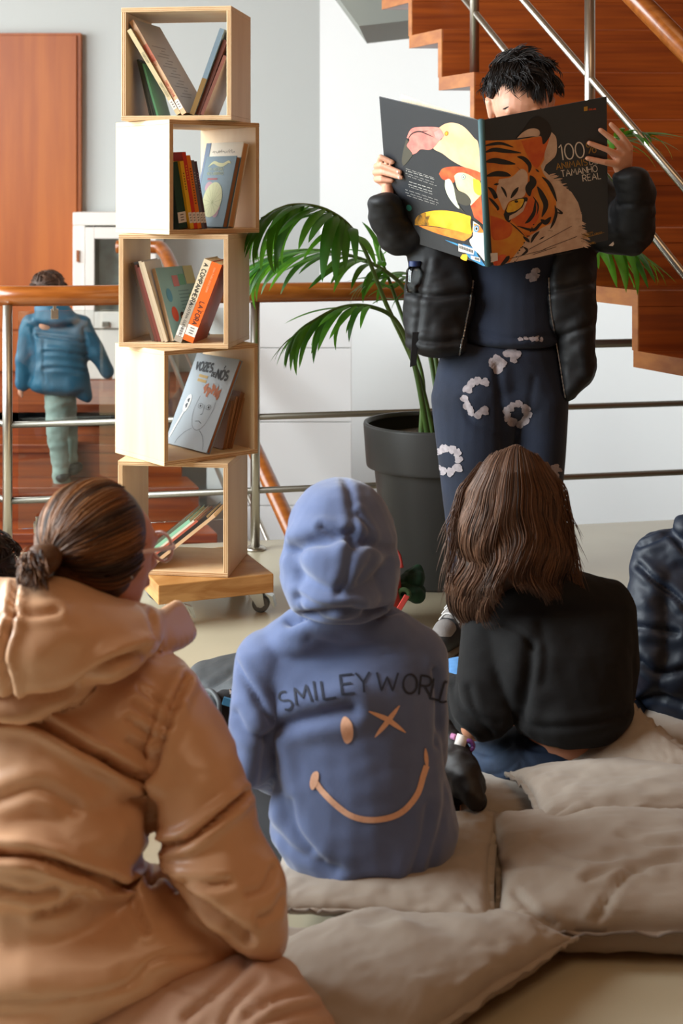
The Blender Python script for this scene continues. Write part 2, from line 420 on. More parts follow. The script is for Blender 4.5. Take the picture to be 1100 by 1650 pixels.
# left wall with its tall windows
wl = struct(new_obj('wall_left', boxes_mesh([(-4.12, -4, -2.5, 1.0, -2.6, 5), (-4.12, -4, 5.02, 5.6, -2.6, 5), (-4.12, -4, 8.2, 9.1, -2.6, 5), (-4.12, -4, 5.6, 8.2, -2.6, .35), (-4.12, -4, 5.6, 8.2, 2.85, 5), (-4.12, -4, 1.0, 5.02, -2.6, 0.85), (-4.12, -4, 1.0, 5.02, 3.85, 5)]), M_wall), 'white wall on the left with tall windows')
for i in range(3):
    y0 = 1.0+1.34*i
    w = struct(new_obj('window_%d' % (i+1), boxes_mesh([(-4.1, -4.02, y0, y0+.06, .85, 3.85), (-4.1, -4.02, y0+1.28, y0+1.34, .85, 3.85), (-4.1, -4.02, y0+.06, y0+1.28, .85, .91), (-4.1, -4.02, y0+.06, y0+1.28, 3.79, 3.85)]), M_white), 'tall white framed window in the left wall')
    w['group'] = 'windows of the left wall'
    g = new_obj('pane', box_mesh(-4.07, -4.06, y0+.06, y0+1.28, .91, 3.79), M_glass); adopt(w, g)
w = struct(new_obj('window_4', boxes_mesh([(-4.1, -4.02, 5.6, 5.66, .35, 2.85), (-4.1, -4.02, 8.14, 8.2, .35, 2.85), (-4.1, -4.02, 5.66, 8.14, .35, .41), (-4.1, -4.02, 5.66, 8.14, 2.79, 2.85)]), M_white), 'unseen white framed window added to light the stairwell')  # unseen opening, put in for the added stairwell light
adopt(w, new_obj('pane', box_mesh(-4.07, -4.06, 5.66, 8.14, .41, 2.79), M_glass))
# low stairwell wall of large white panels, beyond the balustrade
lw = struct(new_obj('wall_stairwell', box_mesh(-0.70, 0.042, 7.40, 7.62, -2.5, 0.76), M_joint), 'low white panelled wall beside the lower stairs')
zz = [-2.5, -2.07, -1.64, -1.21, -0.78, -0.35, 0.085, 0.47, 0.76]
for a, b in zip(zz[:-1], zz[1:]):
    pn = new_obj('panel', box_mesh(-0.70, 0.052, 7.385, 7.63, a+.004, b), M_wallp, bevel=0.003); adopt(lw, pn)
lw2 = struct(new_obj('wall_stairwell_right', prism([Vector((0.36, 8.45, -2.5)), Vector((4.3, 6.2, -2.5)), Vector((4.33, 6.25, -2.5)), Vector((0.39, 8.5, -2.5))], (0, 0, 0.1)), M_wallp), 'low white plinth of the stairwell wall')
# skirting strip where the bright wall meets the stairwell
# wooden door, white glazed cabinet on the far landing
dr = struct(new_obj('door_1', box_mesh(-2.62, -1.637, 8.93, 8.99, 0.15, 2.281), M_door), 'tall orange brown wooden door on the far landing')
adopt(dr, new_obj('door_panel', box_mesh(-2.60, -1.66, 8.915, 8.93, 0.42, 2.265), M_door, bevel=.003), new_obj('kick_panel', box_mesh(-2.60, -1.66, 8.915, 8.93, 0.16, 0.40), M_door, bevel=.003))
cb = thing('display_cabinet', 'white cabinet with a glazed door beside the orange wooden door', 'cabinet', (-1.37, 8.7, 0.15))
M_cabin = mat('cabinet_inside', '#9c9285', 0.8, col2='#c7c9c4', nscale=5)
adopt(cb, new_obj('body', boxes_mesh([(-1.625, -1.12, 8.6, 8.98, 0.15, 0.45), (-1.625, -1.12, 8.6, 8.98, 1.08, 1.16), (-1.625, -1.55, 8.6, 8.98, .45, 1.08), (-1.2, -1.12, 8.6, 8.98, .45, 1.08), (-1.55, -1.2, 8.9, 8.98, .45, 1.08)]), M_white, bevel=.006))
dd = new_obj('door', boxes_mesh([(-1.545, -1.49, 8.58, 8.6, .46, 1.07), (-1.31, -1.27, 8.58, 8.6, .46, 1.07), (-1.49, -1.31, 8.58, 8.6, .46, .56), (-1.49, -1.31, 8.58, 8.6, 1.0, 1.07)]), M_white, bevel=.004)
adopt(cb, dd, new_obj('shelf_back', box_mesh(-1.5, -1.28, 8.8, 8.81, .5, 1.05), M_cabin), new_obj('hinge', box_mesh(-1.6, -1.585, 8.585, 8.6, .86, .93), M_woodend),
      new_obj('latch', box_mesh(-1.44, -1.4, 8.56, 8.58, .47, .5), M_dsteel))
gp = new_obj('pane', box_mesh(-1.49, -1.31, 8.588, 8.592, .56, 1.0), M_glass); gp.parent = dd
# ------------------------------------------------------------------ lower flight, rising away from us on the left
lf = thing('lower_staircase', 'lower flight of reddish brown wooden steps behind the railing', 'staircase', (-2.2, 6.5, -2.5))
def LN(n): return Vector((-0.935+0.113*n, 7.6-0.25*n, 0.15-0.17*n))
adopt(lf, new_obj('landing', prism([Vector((-3.97, 7.6, .148)), LN(0)-Vector((0, 0, .002)), Vector((-0.935, 8.97, .148)), Vector((-3.97, 8.97, .148))], (0, 0, -.12)), M_wood))
for n in range(1, 13):
    a, b = LN(n), LN(n-1)
    tr = prism([Vector((-3.9, a.y-.015, a.z)), Vector((a.x, a.y-.015, a.z)), Vector((b.x+.02, b.y+.02, a.z)), Vector((-3.9, b.y+.02, a.z))], (0, 0, -.045))
    adopt(lf, new_obj('tread', tr, M_wood, bevel=.004))
for n in range(0, 12):
    a = LN(n)
    adopt(lf, new_obj('riser', box_mesh(-3.9, a.x-.004, a.y, a.y+.03, a.z-.17, a.z-.045), M_wood))
hr = thing('lower_stair_railing', 'orange wooden handrail with thin steel bars along the lower steps', 'railing', (-0.9, 7.4, 0.1))
top = LN(0)+Vector((-0.01, 0, .815)); low = LN(12)+Vector((-.01, 0, .815))
adopt(hr, new_obj('handrail', tube(spline([Vector((-1.215, 7.70, 0.985)), Vector((-1.02, 7.68, 0.985)), top+Vector((-.01, .03, .0)), top+(low-top)*.08, top+(low-top)*.5, low], 60), 0.036, 14), M_rail, smooth=True))
for h in (.52, .3):
    adopt(hr, new_obj('bar', tube([LN(0)+Vector((0, 0, h)), LN(12)+Vector((0, 0, h))], 0.011, 10), M_steel, smooth=True))
for n in (0, 4, 8):
    adopt(hr, new_obj('post', tube([LN(n), LN(n)+Vector((0, 0, .80))], 0.016, 12), M_steel, smooth=True))
# ------------------------------------------------------------------ upper flight on the right: folded wooden slab
uf = thing('upper_staircase', 'folded wooden staircase climbing behind the standing reader', 'staircase', (1.6, 4.2, 0.0))
UW = Vector((1.35, 0.06, 0))
def UN(k): return Vector((0.398+0.106*k, 5.605-0.2334*k, 1.9246-0.19*k))
UR = Vector((0.106, -0.2334, 0))
for k in range(-7, 11):
    a, b = UN(k), UN(k-1); th = UR*0.09
    b2 = Vector((b.x, b.y, a.z))-UR*0.09
    if a.z < 0.02: continue
    t = [a, b2, b2-Vector((0, 0, .052)), a-Vector((0, 0, .052))]
    adopt(uf, new_obj('tread', prism(t, UW), M_wood, bevel=.003))
    zb = max(a.z-0.19, 0.0)
    r = [a-Vector((0, 0, .052)), a-th*1.3-Vector((0, 0, .052)), Vector((a.x, a.y, zb))-th*1.3, Vector((a.x, a.y, zb))]
    adopt(uf, new_obj('riser', prism(r, UW), M_wood))
    # pale end faces of the slab
    e = Vector((-.004, 0, 0))
    adopt(uf, new_obj('tread_end', prism([p for p in t], e), M_woodend), new_obj('riser_end', prism([p for p in r], e), M_woodend))
ur = thing('upper_stair_railing', 'stair railing of steel posts and slanting bars with thick wooden handrail', 'railing', tuple(UN(4)+Vector((.03, 0, 0))))
I = Vector((.03, 0, 0))
for h in (.187, .45):
    adopt(ur, new_obj('bar', tube([UN(-7)+I+Vector((0, 0, h)), UN(9)+I+Vector((0, 0, h))], 0.0125, 12), M_steel, smooth=True))
adopt(ur, new_obj('handrail', tube([UN(-7)+I+Vector((0, 0, .87)), UN(9)+I+Vector((0, 0, .87))], 0.035, 18), M_rail, smooth=True))
for k in (-5, -2, 1, 4, 7):
    q = UN(k)+I-UR*.25
    adopt(ur, new_obj('post', tube([q, q+Vector((0, 0, .87))], 0.018, 14), M_steel, smooth=True))
# grey soffit of the landing above
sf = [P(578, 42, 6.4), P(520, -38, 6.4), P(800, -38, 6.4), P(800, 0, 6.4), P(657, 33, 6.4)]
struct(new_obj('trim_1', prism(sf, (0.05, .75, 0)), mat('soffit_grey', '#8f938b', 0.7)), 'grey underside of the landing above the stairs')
# ------------------------------------------------------------------ balustrade at the floor edge
bl = thing('balustrade', 'steel railing with thick wooden handrail behind the bookshelf and plant', 'railing', tuple(on_rail(410)))
def zr(p, z): return Vector((p.x, p.y, z))
cor = on_rail(12); far = on_rail(1300)
bk = Vector((-0.62, .78, 0)).normalized()
adopt(bl, new_obj('handrail', tube(spline([zr(cor+bk*1.2, .92), zr(cor+bk*.5, .92), zr(cor+bk*.12-RD*.03, .92), zr(cor+RD*.12, .92), zr(cor+RD*.6, .92), zr(cor+RD*1.4, .92), zr(far, .92)], 90), 0.0355, 20), M_rail, smooth=True))
for x in (12, 411, 806, 1201):
    p = on_rail(x)
    adopt(bl, new_obj('post', tube([zr(p, 0), zr(p, .89)], 0.017, 18), M_steel, smooth=True))
    adopt(bl, new_obj('flange', lathe([(0.0, .012), (.030, .012), (.038, .006), (.038, 0), (0, 0)], 24, zr(p, 0)), M_steel, smooth=True))
for z in (.475, .212):
    adopt(bl, new_obj('bar', tube(spline([zr(cor+bk*1.2, z), zr(cor+bk*.2, z), zr(cor, z)], 16), 0.0115, 12), M_dsteel, smooth=True))
    adopt(bl, new_obj('bar', tube([zr(cor, z), zr(far, z)], 0.0115, 12), M_dsteel, smooth=True))
adopt(bl, new_obj('bar', tube([zr(on_rail(806), .71), zr(far, .71)], 0.016, 12), M_dsteel, smooth=True))
g0, g1 = on_rail(29, .035), on_rail(392, .035)
gl = new_obj('glass_panel', prism([zr(g0, .105), zr(g1, .105), zr(g1, .865), zr(g0, .865)], RN*.008), M_glass); adopt(bl, gl)
for x, z in ((88, .865), (330, .865), (60, .12), (330, .12)):
    q = on_rail(x, .02); s = 1 if z > .5 else -1
    M = Matrix.Translation(zr(q, z)) @ Matrix.Rotation(math.atan2(RD.y, RD.x), 4, 'Z')
    adopt(bl, new_obj('clip', boxes_mesh([(-.013, .013, -.002, .034, -.028, .006), (-.006, .006, -.012, .002, .0, .03)], M), M_steel, bevel=.002))
# ------------------------------------------------------------------ bookshelf: five twisted open boxes on a trolley
M_ply = mat('birch_plywood', '#e0c298', 0.55, col2='#d5b186', nscale=2.2, stretch=(5, 5, 0.7), detail=6)
M_plyedge = mat('plywood_edge', '#c08f5e', 0.6, col2='#a87544', nscale=22, stretch=(1, 1, 1), detail=4)
M_pine = mat('pine_block', '#c69459', 0.5, col2='#a56f35', nscale=3.5, stretch=(1.2, 1.2, 9), detail=5, distort=1.4)
M_rubber = mat('caster_rubber', '#6d706f', 0.6); M_zinc = mat('zinc_plate', '#c4c6c4', 0.35, metal=1.0)
SC = Vector((-0.475, 4.395, 0)); BH, BW, BDp, TH = 0.3405, 0.338, 0.285, 0.0145
Z0 = 0.1335
sh = thing('bookshelf', 'tall plywood bookshelf of five twisted open boxes on a trolley', 'bookshelf', (SC.x, SC.y, 0))
# (level from the top, turn in degrees, centre shift)
TURN = [-8.0, 42.0, -9.0, 39.0, -8.0]
def box_frame(i):
    z = Z0+BH*(4-i)
    sx = (0.0, 0.0, -.006, -.004, -.01)[i]
    return Matrix.Translation((SC.x+sx, SC.y, z)) @ Matrix.Rotation(math.radians(TURN[i]), 4, 'Z')
for i in range(5):
    M = box_frame(i); w, d = BW/2, BDp/2
    for nm, b in (('side_panel', (-w, -w+TH, -d, d, TH, BH-TH)), ('side_panel', (w-TH, w, -d, d, TH, BH-TH)),
                  ('bottom_panel', (-w, w, -d, d, 0.0006, TH)), ('top_panel', (-w, w, -d, d, BH-TH, BH-.0006))):
        p = new_obj(nm, box_mesh(*b, M), M_ply, bevel=.0012); adopt(sh, p)
        x0, x1, y0, y1, z0, z1 = b
        # dark lamination strip on the front edge
        if nm == 'side_panel': s = boxes_mesh([(x0+(x1-x0)*k, x0+(x1-x0)*(k+.13), -d-.0004, -d+.001, z0, z1) for k in (.22, .6)], M)
        else: s = boxes_mesh([(x0, x1, -d-.0004, -d+.001, z0+(z1-z0)*k, z0+(z1-z0)*(k+.13)) for k in (.22, .6)], M)
        e = new_obj('ply_edge', s, M_plyedge); e.parent = p; e.matrix_parent_inverse = Matrix.Identity(4)
MB = Matrix.Translation((-0.425, 4.39, 0)) @ Matrix.Rotation(math.radians(21.5), 4, 'Z')
adopt(sh, new_obj('base_block', box_mesh(-.19, .165, -.185, .185, .076, .133, MB), M_pine, bevel=.003))
for cx, cy in ((.13, -.10), (-.14, -.15), (-.14, .14), (.13, .14)):
    c = MB @ Vector((cx, cy, 0)); rot = math.radians(-8 if cx > 0 else 24)
    Mc = Matrix.Translation(c) @ Matrix.Rotation(rot, 4, 'Z')
    ca = new_obj('caster', join_meshes([box_mesh(-.03, .03, -.025, .025, .071, .076, Mc), lathe([(0, .058), (.018, .058), (.018, .071), (0, .071)], 18, c),
        prism([Mc @ Vector(p) for p in ((-.014, -.019, .06), (.03, -.019, .06), (.036, -.019, .024), (.014, -.019, .018))], Mc.to_3x3() @ Vector((0, .003, 0))),
        prism([Mc @ Vector(p) for p in ((-.014, .016, .06), (.03, .016, .06), (.036, .016, .024), (.014, .016, .018))], Mc.to_3x3() @ Vector((0, .003, 0)))]), M_zinc); adopt(sh, ca)
    wc = Mc @ Vector((.022, 0, .0265)); ax = (Mc.to_3x3() @ Vector((0, 1, 0))).normalized()
    wm = tube([wc-ax*.013, wc-ax*.011, wc+ax*.011, wc+ax*.013], [.021, .026, .026, .021], 24)
    wh = new_obj('wheel', wm, M_rubber, smooth=True); wh.parent = ca
    hb = new_obj('hub', tube([wc-ax*.0145, wc+ax*.0145], .011, 16), M_zinc); hb.parent = ca
    bp = new_obj('brake_pedal', prism([Mc @ Vector(p) for p in ((.035, -.016, .062), (.06, -.016, .052), (.068, -.016, .02), (.062, -.016, .02), (.05, -.016, .046))], Mc.to_3x3() @ Vector((0, .032, 0))), M_zinc); bp.parent = ca
# ------------------------------------------------------------------ books
M_paper = mat('book_paper', '#e6dcc6', 0.9, col2='#d8cbb0', nscale=60, stretch=(20, 1, 1))
M_label = mat('label_paper', '#ded6cd', 0.8); M_ink = mat('black_ink', '#26221f', 0.8); M_dot = mat('sticker_text', '#6a6058', .8)
def cmat(h, rough=0.45): return mat('cover_'+h.lstrip('#'), h, rough, spec=0.4)
def book(lvl, u, lean, t, h, w, col, label, vin=0.012, spine=None, tilt=0.0, lab=True, z=0.0, group=None, pages=True, spine_side=True, edge=None, front=None, turn=0.0, sp2=None):
    """book standing in box lvl; u = where its lowest corner stands across the box, lean in degrees (+ right)"""
    M0 = box_frame(lvl)
    o = M0 @ Vector((u, -BDp/2+vin, TH+.0008+z))
    R = Matrix.Rotation(math.radians(TURN[lvl]+turn), 4, 'Z') @ Matrix.Rotation(math.radians(lean), 4, 'Y') @ Matrix.Rotation(math.radians(tilt), 4, 'X')
    root = thing('book', label, 'book', tuple(o), group); root.rotation_euler = R.to_euler()
    x0, x1 = (0.0, t) if lean < 0 else (-t, 0.0)
    ct = min(.0022, t*.2); m = cmat(col)
    sp = cmat(spine) if spine else m
    root.location = o
    def part(nm, me, mm, par=None):
        q = new_obj(nm, me, mm); q.parent = par or root; return q
    cv = part('cover', boxes_mesh([(x0, x0+ct, 0, w, 0, h), (x1-ct, x1, 0, w, 0, h)]), m)
    if spine_side:
        part('spine', box_mesh(x0, x1, -.0018, .0006, 0, h), sp)
        part('pages', box_mesh(x0+ct, x1-ct, .0006, w-.004, .003, h-.003), M_paper)
    else:
        part('spine', box_mesh(x0, x1, w-.0006, w+.0018, 0, h), sp)
        part('pages', box_mesh(x0+ct, x1-ct, .004, w-.0006, .003, h-.003), cmat(edge) if edge else M_paper)
    if sp2:
        part('spine_band', box_mesh(x0, x1, -.0022, -.0016, h*sp2[1], h*sp2[2]), cmat(sp2[0]))
    if lab and spine_side:
        l = part('label_sticker', box_mesh(x0+.0006, x1-.0006, -.0024, -.0017, .018, .05), M_label)
        if t > .006:
            pr = Print(lambda a, b, li: Vector((a, -.0027, b)), .01)
            for zz_ in (.026, .034, .042): pr.ribbon([((x0+x1)/2-t*.2, zz_), ((x0+x1)/2+t*.2, zz_)], .003, M_dot)
            pr.build('sticker_marks', root)
    root['dims'] = [x0, x1, h, w]
    return root
def spine_text(b, s, hgt, z0, m, wid=None, up=False, xoff=0.0):
    x0, x1, h, w = b['dims']
    xm = (x0+x1)/2+xoff
    pr = Print(lambda a, c, li: Vector((a, -.0026, c)), .004)
    pen = z0
    for ch in s:
        if ch == ' ': pen -= .5*hgt*(-1 if up else 1); continue
        gw, st = GL.get(ch, GL['I'])
        for line in st:
            if up: q = [(xm+hgt/2-y*hgt, pen+x*hgt) for x, y in line]
            else: q = [(xm-hgt/2+y*hgt, pen-x*hgt) for x, y in line]
            pr.ribbon(q, wid or hgt*.16, m)
        pen += (gw+.22)*hgt*(1 if up else -1)
    pr.build('spine_lettering', b)
def cover_print(b, side=-1):
    """flat print on the left (-1) or right (+1) cover; coordinates: a = from spine edge inward 0..w, c = height 0..h"""
    x0, x1, h, w = b['dims']; xs = x0-.0005 if side < 0 else x1+.0005
    return Print(lambda a, c, li: Vector((xs+side*li, a, c)), .004)
# --- box 1 (top)
g1 = 'thin old books at the left of the top box'
for k in range(4):
    book(0, -.098+.0075*k, -13-1.0*k, .006, .178-.004*k, .15, ('#2e2f26', '#3a3a2c', '#33372b', '#5f9a6e')[k],
         ('thin dark booklet nearest the left side of the top box', 'second thin dark booklet leaning left in the top box', 'third thin dark booklet leaning left in the top box', 'thin book with green cover leaning left in the top box')[k], lab=False, vin=.06, group=g1)
b = book(0, .0015, -31, .0135, .298, .21, '#c9bda4', 'tall beige book leaning left in the top box, behind the salmon one', spine='#cdb98f', vin=.004)
spine_text(b, 'INVENTARIO', .0065, .062, mat('faded_ink', '#8a8a70', .8), up=True); spine_text(b, 'ARVORES', .0065, .18, MATS['faded_ink'], up=True)
b = book(0, .018, -31, .0155, .331, .21, '#b9ada0', 'tall book with salmon spine and grey cover leaning left in the top box', spine='#d3a87e', vin=.004, sp2=('#c26a48', .56, .74), turn=-7)
spine_text(b, 'INVENTARIO', .0075, .062, mat('red_ink', '#b5442c', .8), up=True); spine_text(b, 'FLORES', .0075, .172, MATS['red_ink'], up=True)
pr = cover_print(b, 1)
for k in range(16):
    pr.ribbon([(.03+.03*(k % 3), .06+.012*k), (.12+.02*(k % 2), .06+.012*k)], .003, mat('cover_lines', '#8f857c', .7))
pr.build('cover_lettering', b)
book(0, .053, 20, .015, .272, .19, '#8fa3b0', 'shiny grey blue book leaning right in the top box', spine='#6e7f8a', sp2=('#7a5b2c', .0, .42), lab=False)
book(0, .0675, 21, .013, .238, .19, '#6b3a2c', 'brown book leaning against the right side of the top box', spine='#5d3226', lab=False, vin=.02)
b = book(0, .079, 22, .010, .190, .19, '#b9a79d', 'pale pinkish book lowest at the right side of the top box', spine='#7b4a3c', lab=False, vin=.02)
# --- box 2
g2 = 'slim paperbacks in the second box'
b = book(1, -.120, -9, .03, .20, .17, '#1f4034', 'thick dark green book at the left of the second box', vin=.02)
for col, u, t, h, lb, txt, ik in (('#e0a91c', -.088, .013, .205, 'slim yellow paperback in the second box', 'RIBEIRO', '#3a2c10'), ('#c8321f', -.0745, .013, .232, 'slim red paperback between the yellow and orange ones', 'CONTOS', '#e8a52a'),
                        ('#e07a1c', -.061, .014, .222, 'slim orange paperback beside the red one', 'RATINHO ALEGRE', '#3a2410'), ('#5d5a63', -.0465, .011, .208, 'slim grey paperback beside the orange one', 'NOITE', '#b9b4b4'), ('#493845', -.035, .009, .205, 'slim purple brown paperback leaning on the grey one', 'SEGREDOS', '#a9909c')):
    b = book(1, u, -11, t, h, .15, col, lb, group=g2, vin=.008)
    pr = Print(lambda a, c, li: Vector((a, -.0026, c)), .01)             # lettering too small to read
    for j in range(len(txt)): pr.ribbon([(t*.32, h*.82-.008*j), (t*.66, h*.82-.008*j-.001*(j % 3))], .0028, mat('ink_'+ik[1:], ik, .8))
    pr.build('spine_lettering', b)
b = book(1, .085, 13, .022, .268, .19, '#dfd2bb', 'large cream hardback with blue spine behind the blue lily book', spine='#3e5674', spine_side=False, edge='#c89460', vin=.02)
pr = cover_print(b, -1); pr.poly([(.165, 0), (.19, 0), (.19, .268), (.165, .268)], cmat('#3e5674'), .0002)
for k in range(9): pr.ribbon([(.15-.013*k, .236+.004*math.sin(k*2.1)), (.143-.013*k, .242-.004*math.sin(k*1.7)), (.14-.013*k, .234)], .0013, M_ink, .0002)
for k in range(3): pr.ribbon([(.05-.012*k, .214), (.043-.012*k, .219), (.04-.012*k, .212)], .0013, M_ink, .0002)
pr.build('cover_print', b)
b = book(1, .053, 14, .019, .224, .155, '#56798a', 'dark blue hardback with a round lily leaf on its cover', spine_side=False, edge='#9a6a45', vin=.010, spine='#26343c')
pr = cover_print(b, -1); cy_ = mat('lily_leaf', '#dfe0a8', .6); pk = mat('lily_pink', '#c99aa6', .6)
pr.disc(.11, .125, .02, .018, pk, .0002); pr.disc(.052, .045, .016, .016, pk, .0002); pr.disc(.045, .06, .012, .012, pk, .0002)
pr.disc(.08, .085, .048, .056, cy_, .0004, n=30)
for k in range(14):
    w_ = 2*math.pi*k/14; pr.ribbon([(.076, .075), (.08+.044*math.cos(w_), .085+.052*math.sin(w_))], .0007, mat('leaf_vein', '#a9ad72', .7), .0006)
pr.ribbon([(.135, .19), (.11, .204), (.085, .198), (.06, .196), (.035, .205), (.022, .2)], .012, cy_, .0003, taper=True, smooth=True)
tl = mat('title_pale', '#c3cfae', .7)
pr.text('UM MISTERIO', .128, .178, -.0095, .0016, tl, .0003, down=False); pr.text('NO LABIRINTO', .132, .164, -.0095, .0016, tl, .0003, down=False)
pr.ribbon([(.125, .151), (.075, .151)], .006, mat('title_red', '#b8646a', .7), .0003)
pr.build('cover_print', b)
# --- box 3
g3 = 'old slim books at the left of the third box'
for k, (c, h) in enumerate((('#5b4a3a', .245), ('#6e3a2c', .238), ('#7a3b30', .232), ('#b9a58a', .252), ('#c7b294', .25))):
    b = book(2, -.078+.012*k, -15.5-.4*k, .009, h, .17, c, ('old brown book nearest the left side of the third box', 'old dark red book in the third box', 'old rust coloured book in the third box', 'old cream book in the third box', 'tall old tan book beside the light blue one')[k], lab=False, group=g3, vin=.04-.006*k)
b = book(2, -.016, -18, .013, .228, .19, '#7fa3ab', 'light blue board book with cartoon figures in the third box', vin=.03, turn=-20, spine='#cbb498', lab=False)
pr = cover_print(b, 1)
for (x_, y_, rx_, ry_, c_) in ((.035, .14, .014, .022, '#4f86a6'), (.04, .08, .016, .024, '#c14a36'), (.15, .12, .018, .02, '#93ab3f')): pr.disc(x_, y_, rx_, ry_, cmat(c_), .0003)
pr.poly([(.14, .17), (.19, .17), (.19, .228), (.14, .228)], cmat('#b9b892'), .0002)
pr.poly([(.07, .165), (.1, .165), (.1, .2), (.07, .2)], cmat('#b5707a'), .0003); pr.poly([(.105, .168), (.135, .168), (.135, .203), (.105, .203)], cmat('#5f9a86'), .0003)
for k in range(9): pr.ribbon([(.085, .15-.011*k), (.14+.008*(k % 3), .15-.011*k)], .003, cmat('#5c7f88'), .0003)
for (x_, y_, hc, bc) in ((.075, .055, '#3b2a24', '#3f7a4a'), (.155, .06, '#b0562a', '#c9a23a')):
    pr.disc(x_, y_+.016, .012, .014, cmat(hc), .0003); pr.disc(x_, y_+.01, .008, .009, cmat('#d9a786'), .0005); pr.disc(x_, y_-.012, .009, .015, cmat(bc), .0004)
    pr.ribbon([(x_-.003, y_-.025), (x_-.006, y_-.042)], .005, cmat('#c14a36'), .0003); pr.ribbon([(x_+.004, y_-.025), (x_+.006, y_-.042)], .005, cmat('#c14a36'), .0003)
pr.build('cover_print', b)
b = book(2, .0245, 21, .024, .262, .16, '#b7a98f', 'white and grey book with handwritten spine leaning right in the third box', spine='#d8c6a6', sp2=('#a89c8b', .0, .5), vin=.0)
spine_text(b, 'A COMPANHEIRA', .013, .25, M_ink, wid=.0024); spine_text(b, 'AGUSTINA GUERRERO', .0082, .125, M_ink, wid=.0012)
b = book(2, .0605, 21, .033, .250, .17, '#9c3c20', 'thick orange book leaning right against the third box side', spine='#e8661c', vin=.0)
spine_text(b, "LA'FORA", .014, .125, M_ink, up=False, wid=.0022); spine_text(b, 'GUIA PARA DESCOBRIR', .0055, .235, cmat('#e9a574'), wid=.0009, xoff=.0)
# --- box 4
for k in range(4):
    book(3, .078+.010*k, 13+1.5*k, .006, .15+.014*k, .17, ('#a9764c', '#b98a5e', '#9c6a44', '#b07d50')[k], ('thin tan booklet just behind the grey face cover book', 'second thin tan booklet behind the grey face cover book', 'third thin tan booklet behind the grey face cover book', 'rearmost thin tan booklet in the fourth box')[k], lab=False, spine_side=False, edge='#b98d60', vin=.05, group='thin booklets in the fourth box')
b = book(3, .0, 24, .014, .298, .235, '#8d98a0', 'large grey blue picture book with a drawn face on its cover', spine_side=False, edge='#a5683c', vin=.012, spine='#6f7a82')
pr = cover_print(b, -1); dk = mat('charcoal_print', '#4a4f55', .8); orr = mat('orange_print', '#c07a5a', .8); yl = mat('mustard_print', '#c2a46a', .8); wt = mat('white_print', '#e4e5e2', .8)
pr.text('VOZES', .215, .245, -.026, .0075, dk, .0003, down=False, gap=.16); pr.text('DE', .115, .232, -.013, .004, dk, .0003, down=False); pr.text('NOS', .09, .228, -.028, .0085, dk, .0003, down=False, gap=.16)
pr.ribbon([(.062, .262), (.056, .272)], .005, dk, .0003)
for k in range(2): pr.ribbon([(.18, .228-.014*k), (.13, .226-.014*k)], .009, yl, .0003)
for x_ in (.12, .10, .08, .06, .045): pr.disc(x_, .187+random.uniform(-.008, .008), .010, .016, orr, .0003, wob=.25)
pr.disc(.19, .135, .016, .03, wt, .0003, rot=.1); pr.disc(.188, .145, .006, .007, dk, .0005, wob=.2); pr.disc(.19, .128, .006, .008, dk, .0005, wob=.2)
pr.ribbon([(.195, .105), (.222, .02)], .008, wt, .0003)
pr.ribbon([(.135, .165), (.142, .12), (.135, .09), (.115, .065), (.085, .06), (.06, .08), (.045, .12), (.042, .155)], .0012, dk, .0003, smooth=True)
for x_ in (.115, .07): pr.ribbon(arc(x_, .135, .013, .008, 0, 360), .0012, dk, .0003); pr.disc(x_, .135, .004, .004, dk, .0004)
pr.ribbon([(.095, .14), (.09, .112), (.1, .108)], .0018, dk, .0003); pr.ribbon([(.115, .085), (.095, .088), (.08, .082)], .002, dk, .0003)
pr.ribbon([(.12, .062), (.15, .045), (.175, .02), (.18, .005)], .0012, dk, .0003, smooth=True); pr.ribbon([(.075, .06), (.05, .045), (.03, .02), (.025, .005)], .0012, dk, .0003, smooth=True)
pr.build('cover_print', b)
# --- box 5 (lowest)
for k, (c, lb, t, h, sp) in enumerate((('#c9a47c', 'lowest tan book sloping in the bottom box', .010, .26, '#cfa880'), ('#2a211d', 'black book sloping above the tan one in the bottom box', .011, .25, '#2a211d'), ('#b45a44', 'thin red book sloping in the bottom box', .007, .235, '#b45a44'),
                                   ('#d8cdb8', 'thin white book sloping in the bottom box', .006, .235, '#d8cdb8'), ('#8fc3a2', 'mint green book sloping in the bottom box', .010, .232, '#8fc3a2'), ('#6b6555', 'olive picture book topmost of the sloping books', .008, .236, '#5d6250'))):
    al = math.radians(51); off = (.010, .011, .007, .006, .010, .008)
    s_ = sum(off[:k])
    book(4, -.072-s_/math.cos(al), 51, t, h, .2, c, lb, lab=False, vin=.006, spine=sp)
# ------------------------------------------------------------------ potted palm behind the reader
M_pot = mat('pot_plastic', '#3b3b3a', 0.5, bump=0.03, bscale=120)
M_soil = mat('potting_soil', '#33271d', 0.95, col2='#5a4632', nscale=60, bump=0.6, bscale=90)
M_leaf = mat('palm_leaf', '#2d6a22', 0.38, col2='#1d4a1a', nscale=3, sss=0.0, spec=0.5)
M_leaf2 = mat('palm_leaf_pale', '#5b9a2e', 0.4, col2='#3b7a22', nscale=3)  # paler leaf tone, also standing in for leaves lit from behind
M_stem = mat('palm_stem', '#41602a', 0.5, col2='#5d7a34', nscale=8)
for m_ in (M_leaf, M_leaf2):
    b_ = m_.node_tree.nodes['Principled BSDF']
    nt_ = m_.node_tree; tr_ = nt_.nodes.new('ShaderNodeBsdfTranslucent'); tr_.inputs[0].default_value = lin('#6fb32a'); mx_ = nt_.nodes.new('ShaderNodeMixShader'); mx_.inputs[0].default_value = 0.3
    out_ = [n for n in nt_.nodes if n.type == 'OUTPUT_MATERIAL'][0]
    nt_.links.new(b_.outputs[0], mx_.inputs[1]); nt_.links.new(tr_.outputs[0], mx_.inputs[2]); nt_.links.new(mx_.outputs[0], out_.inputs[0])
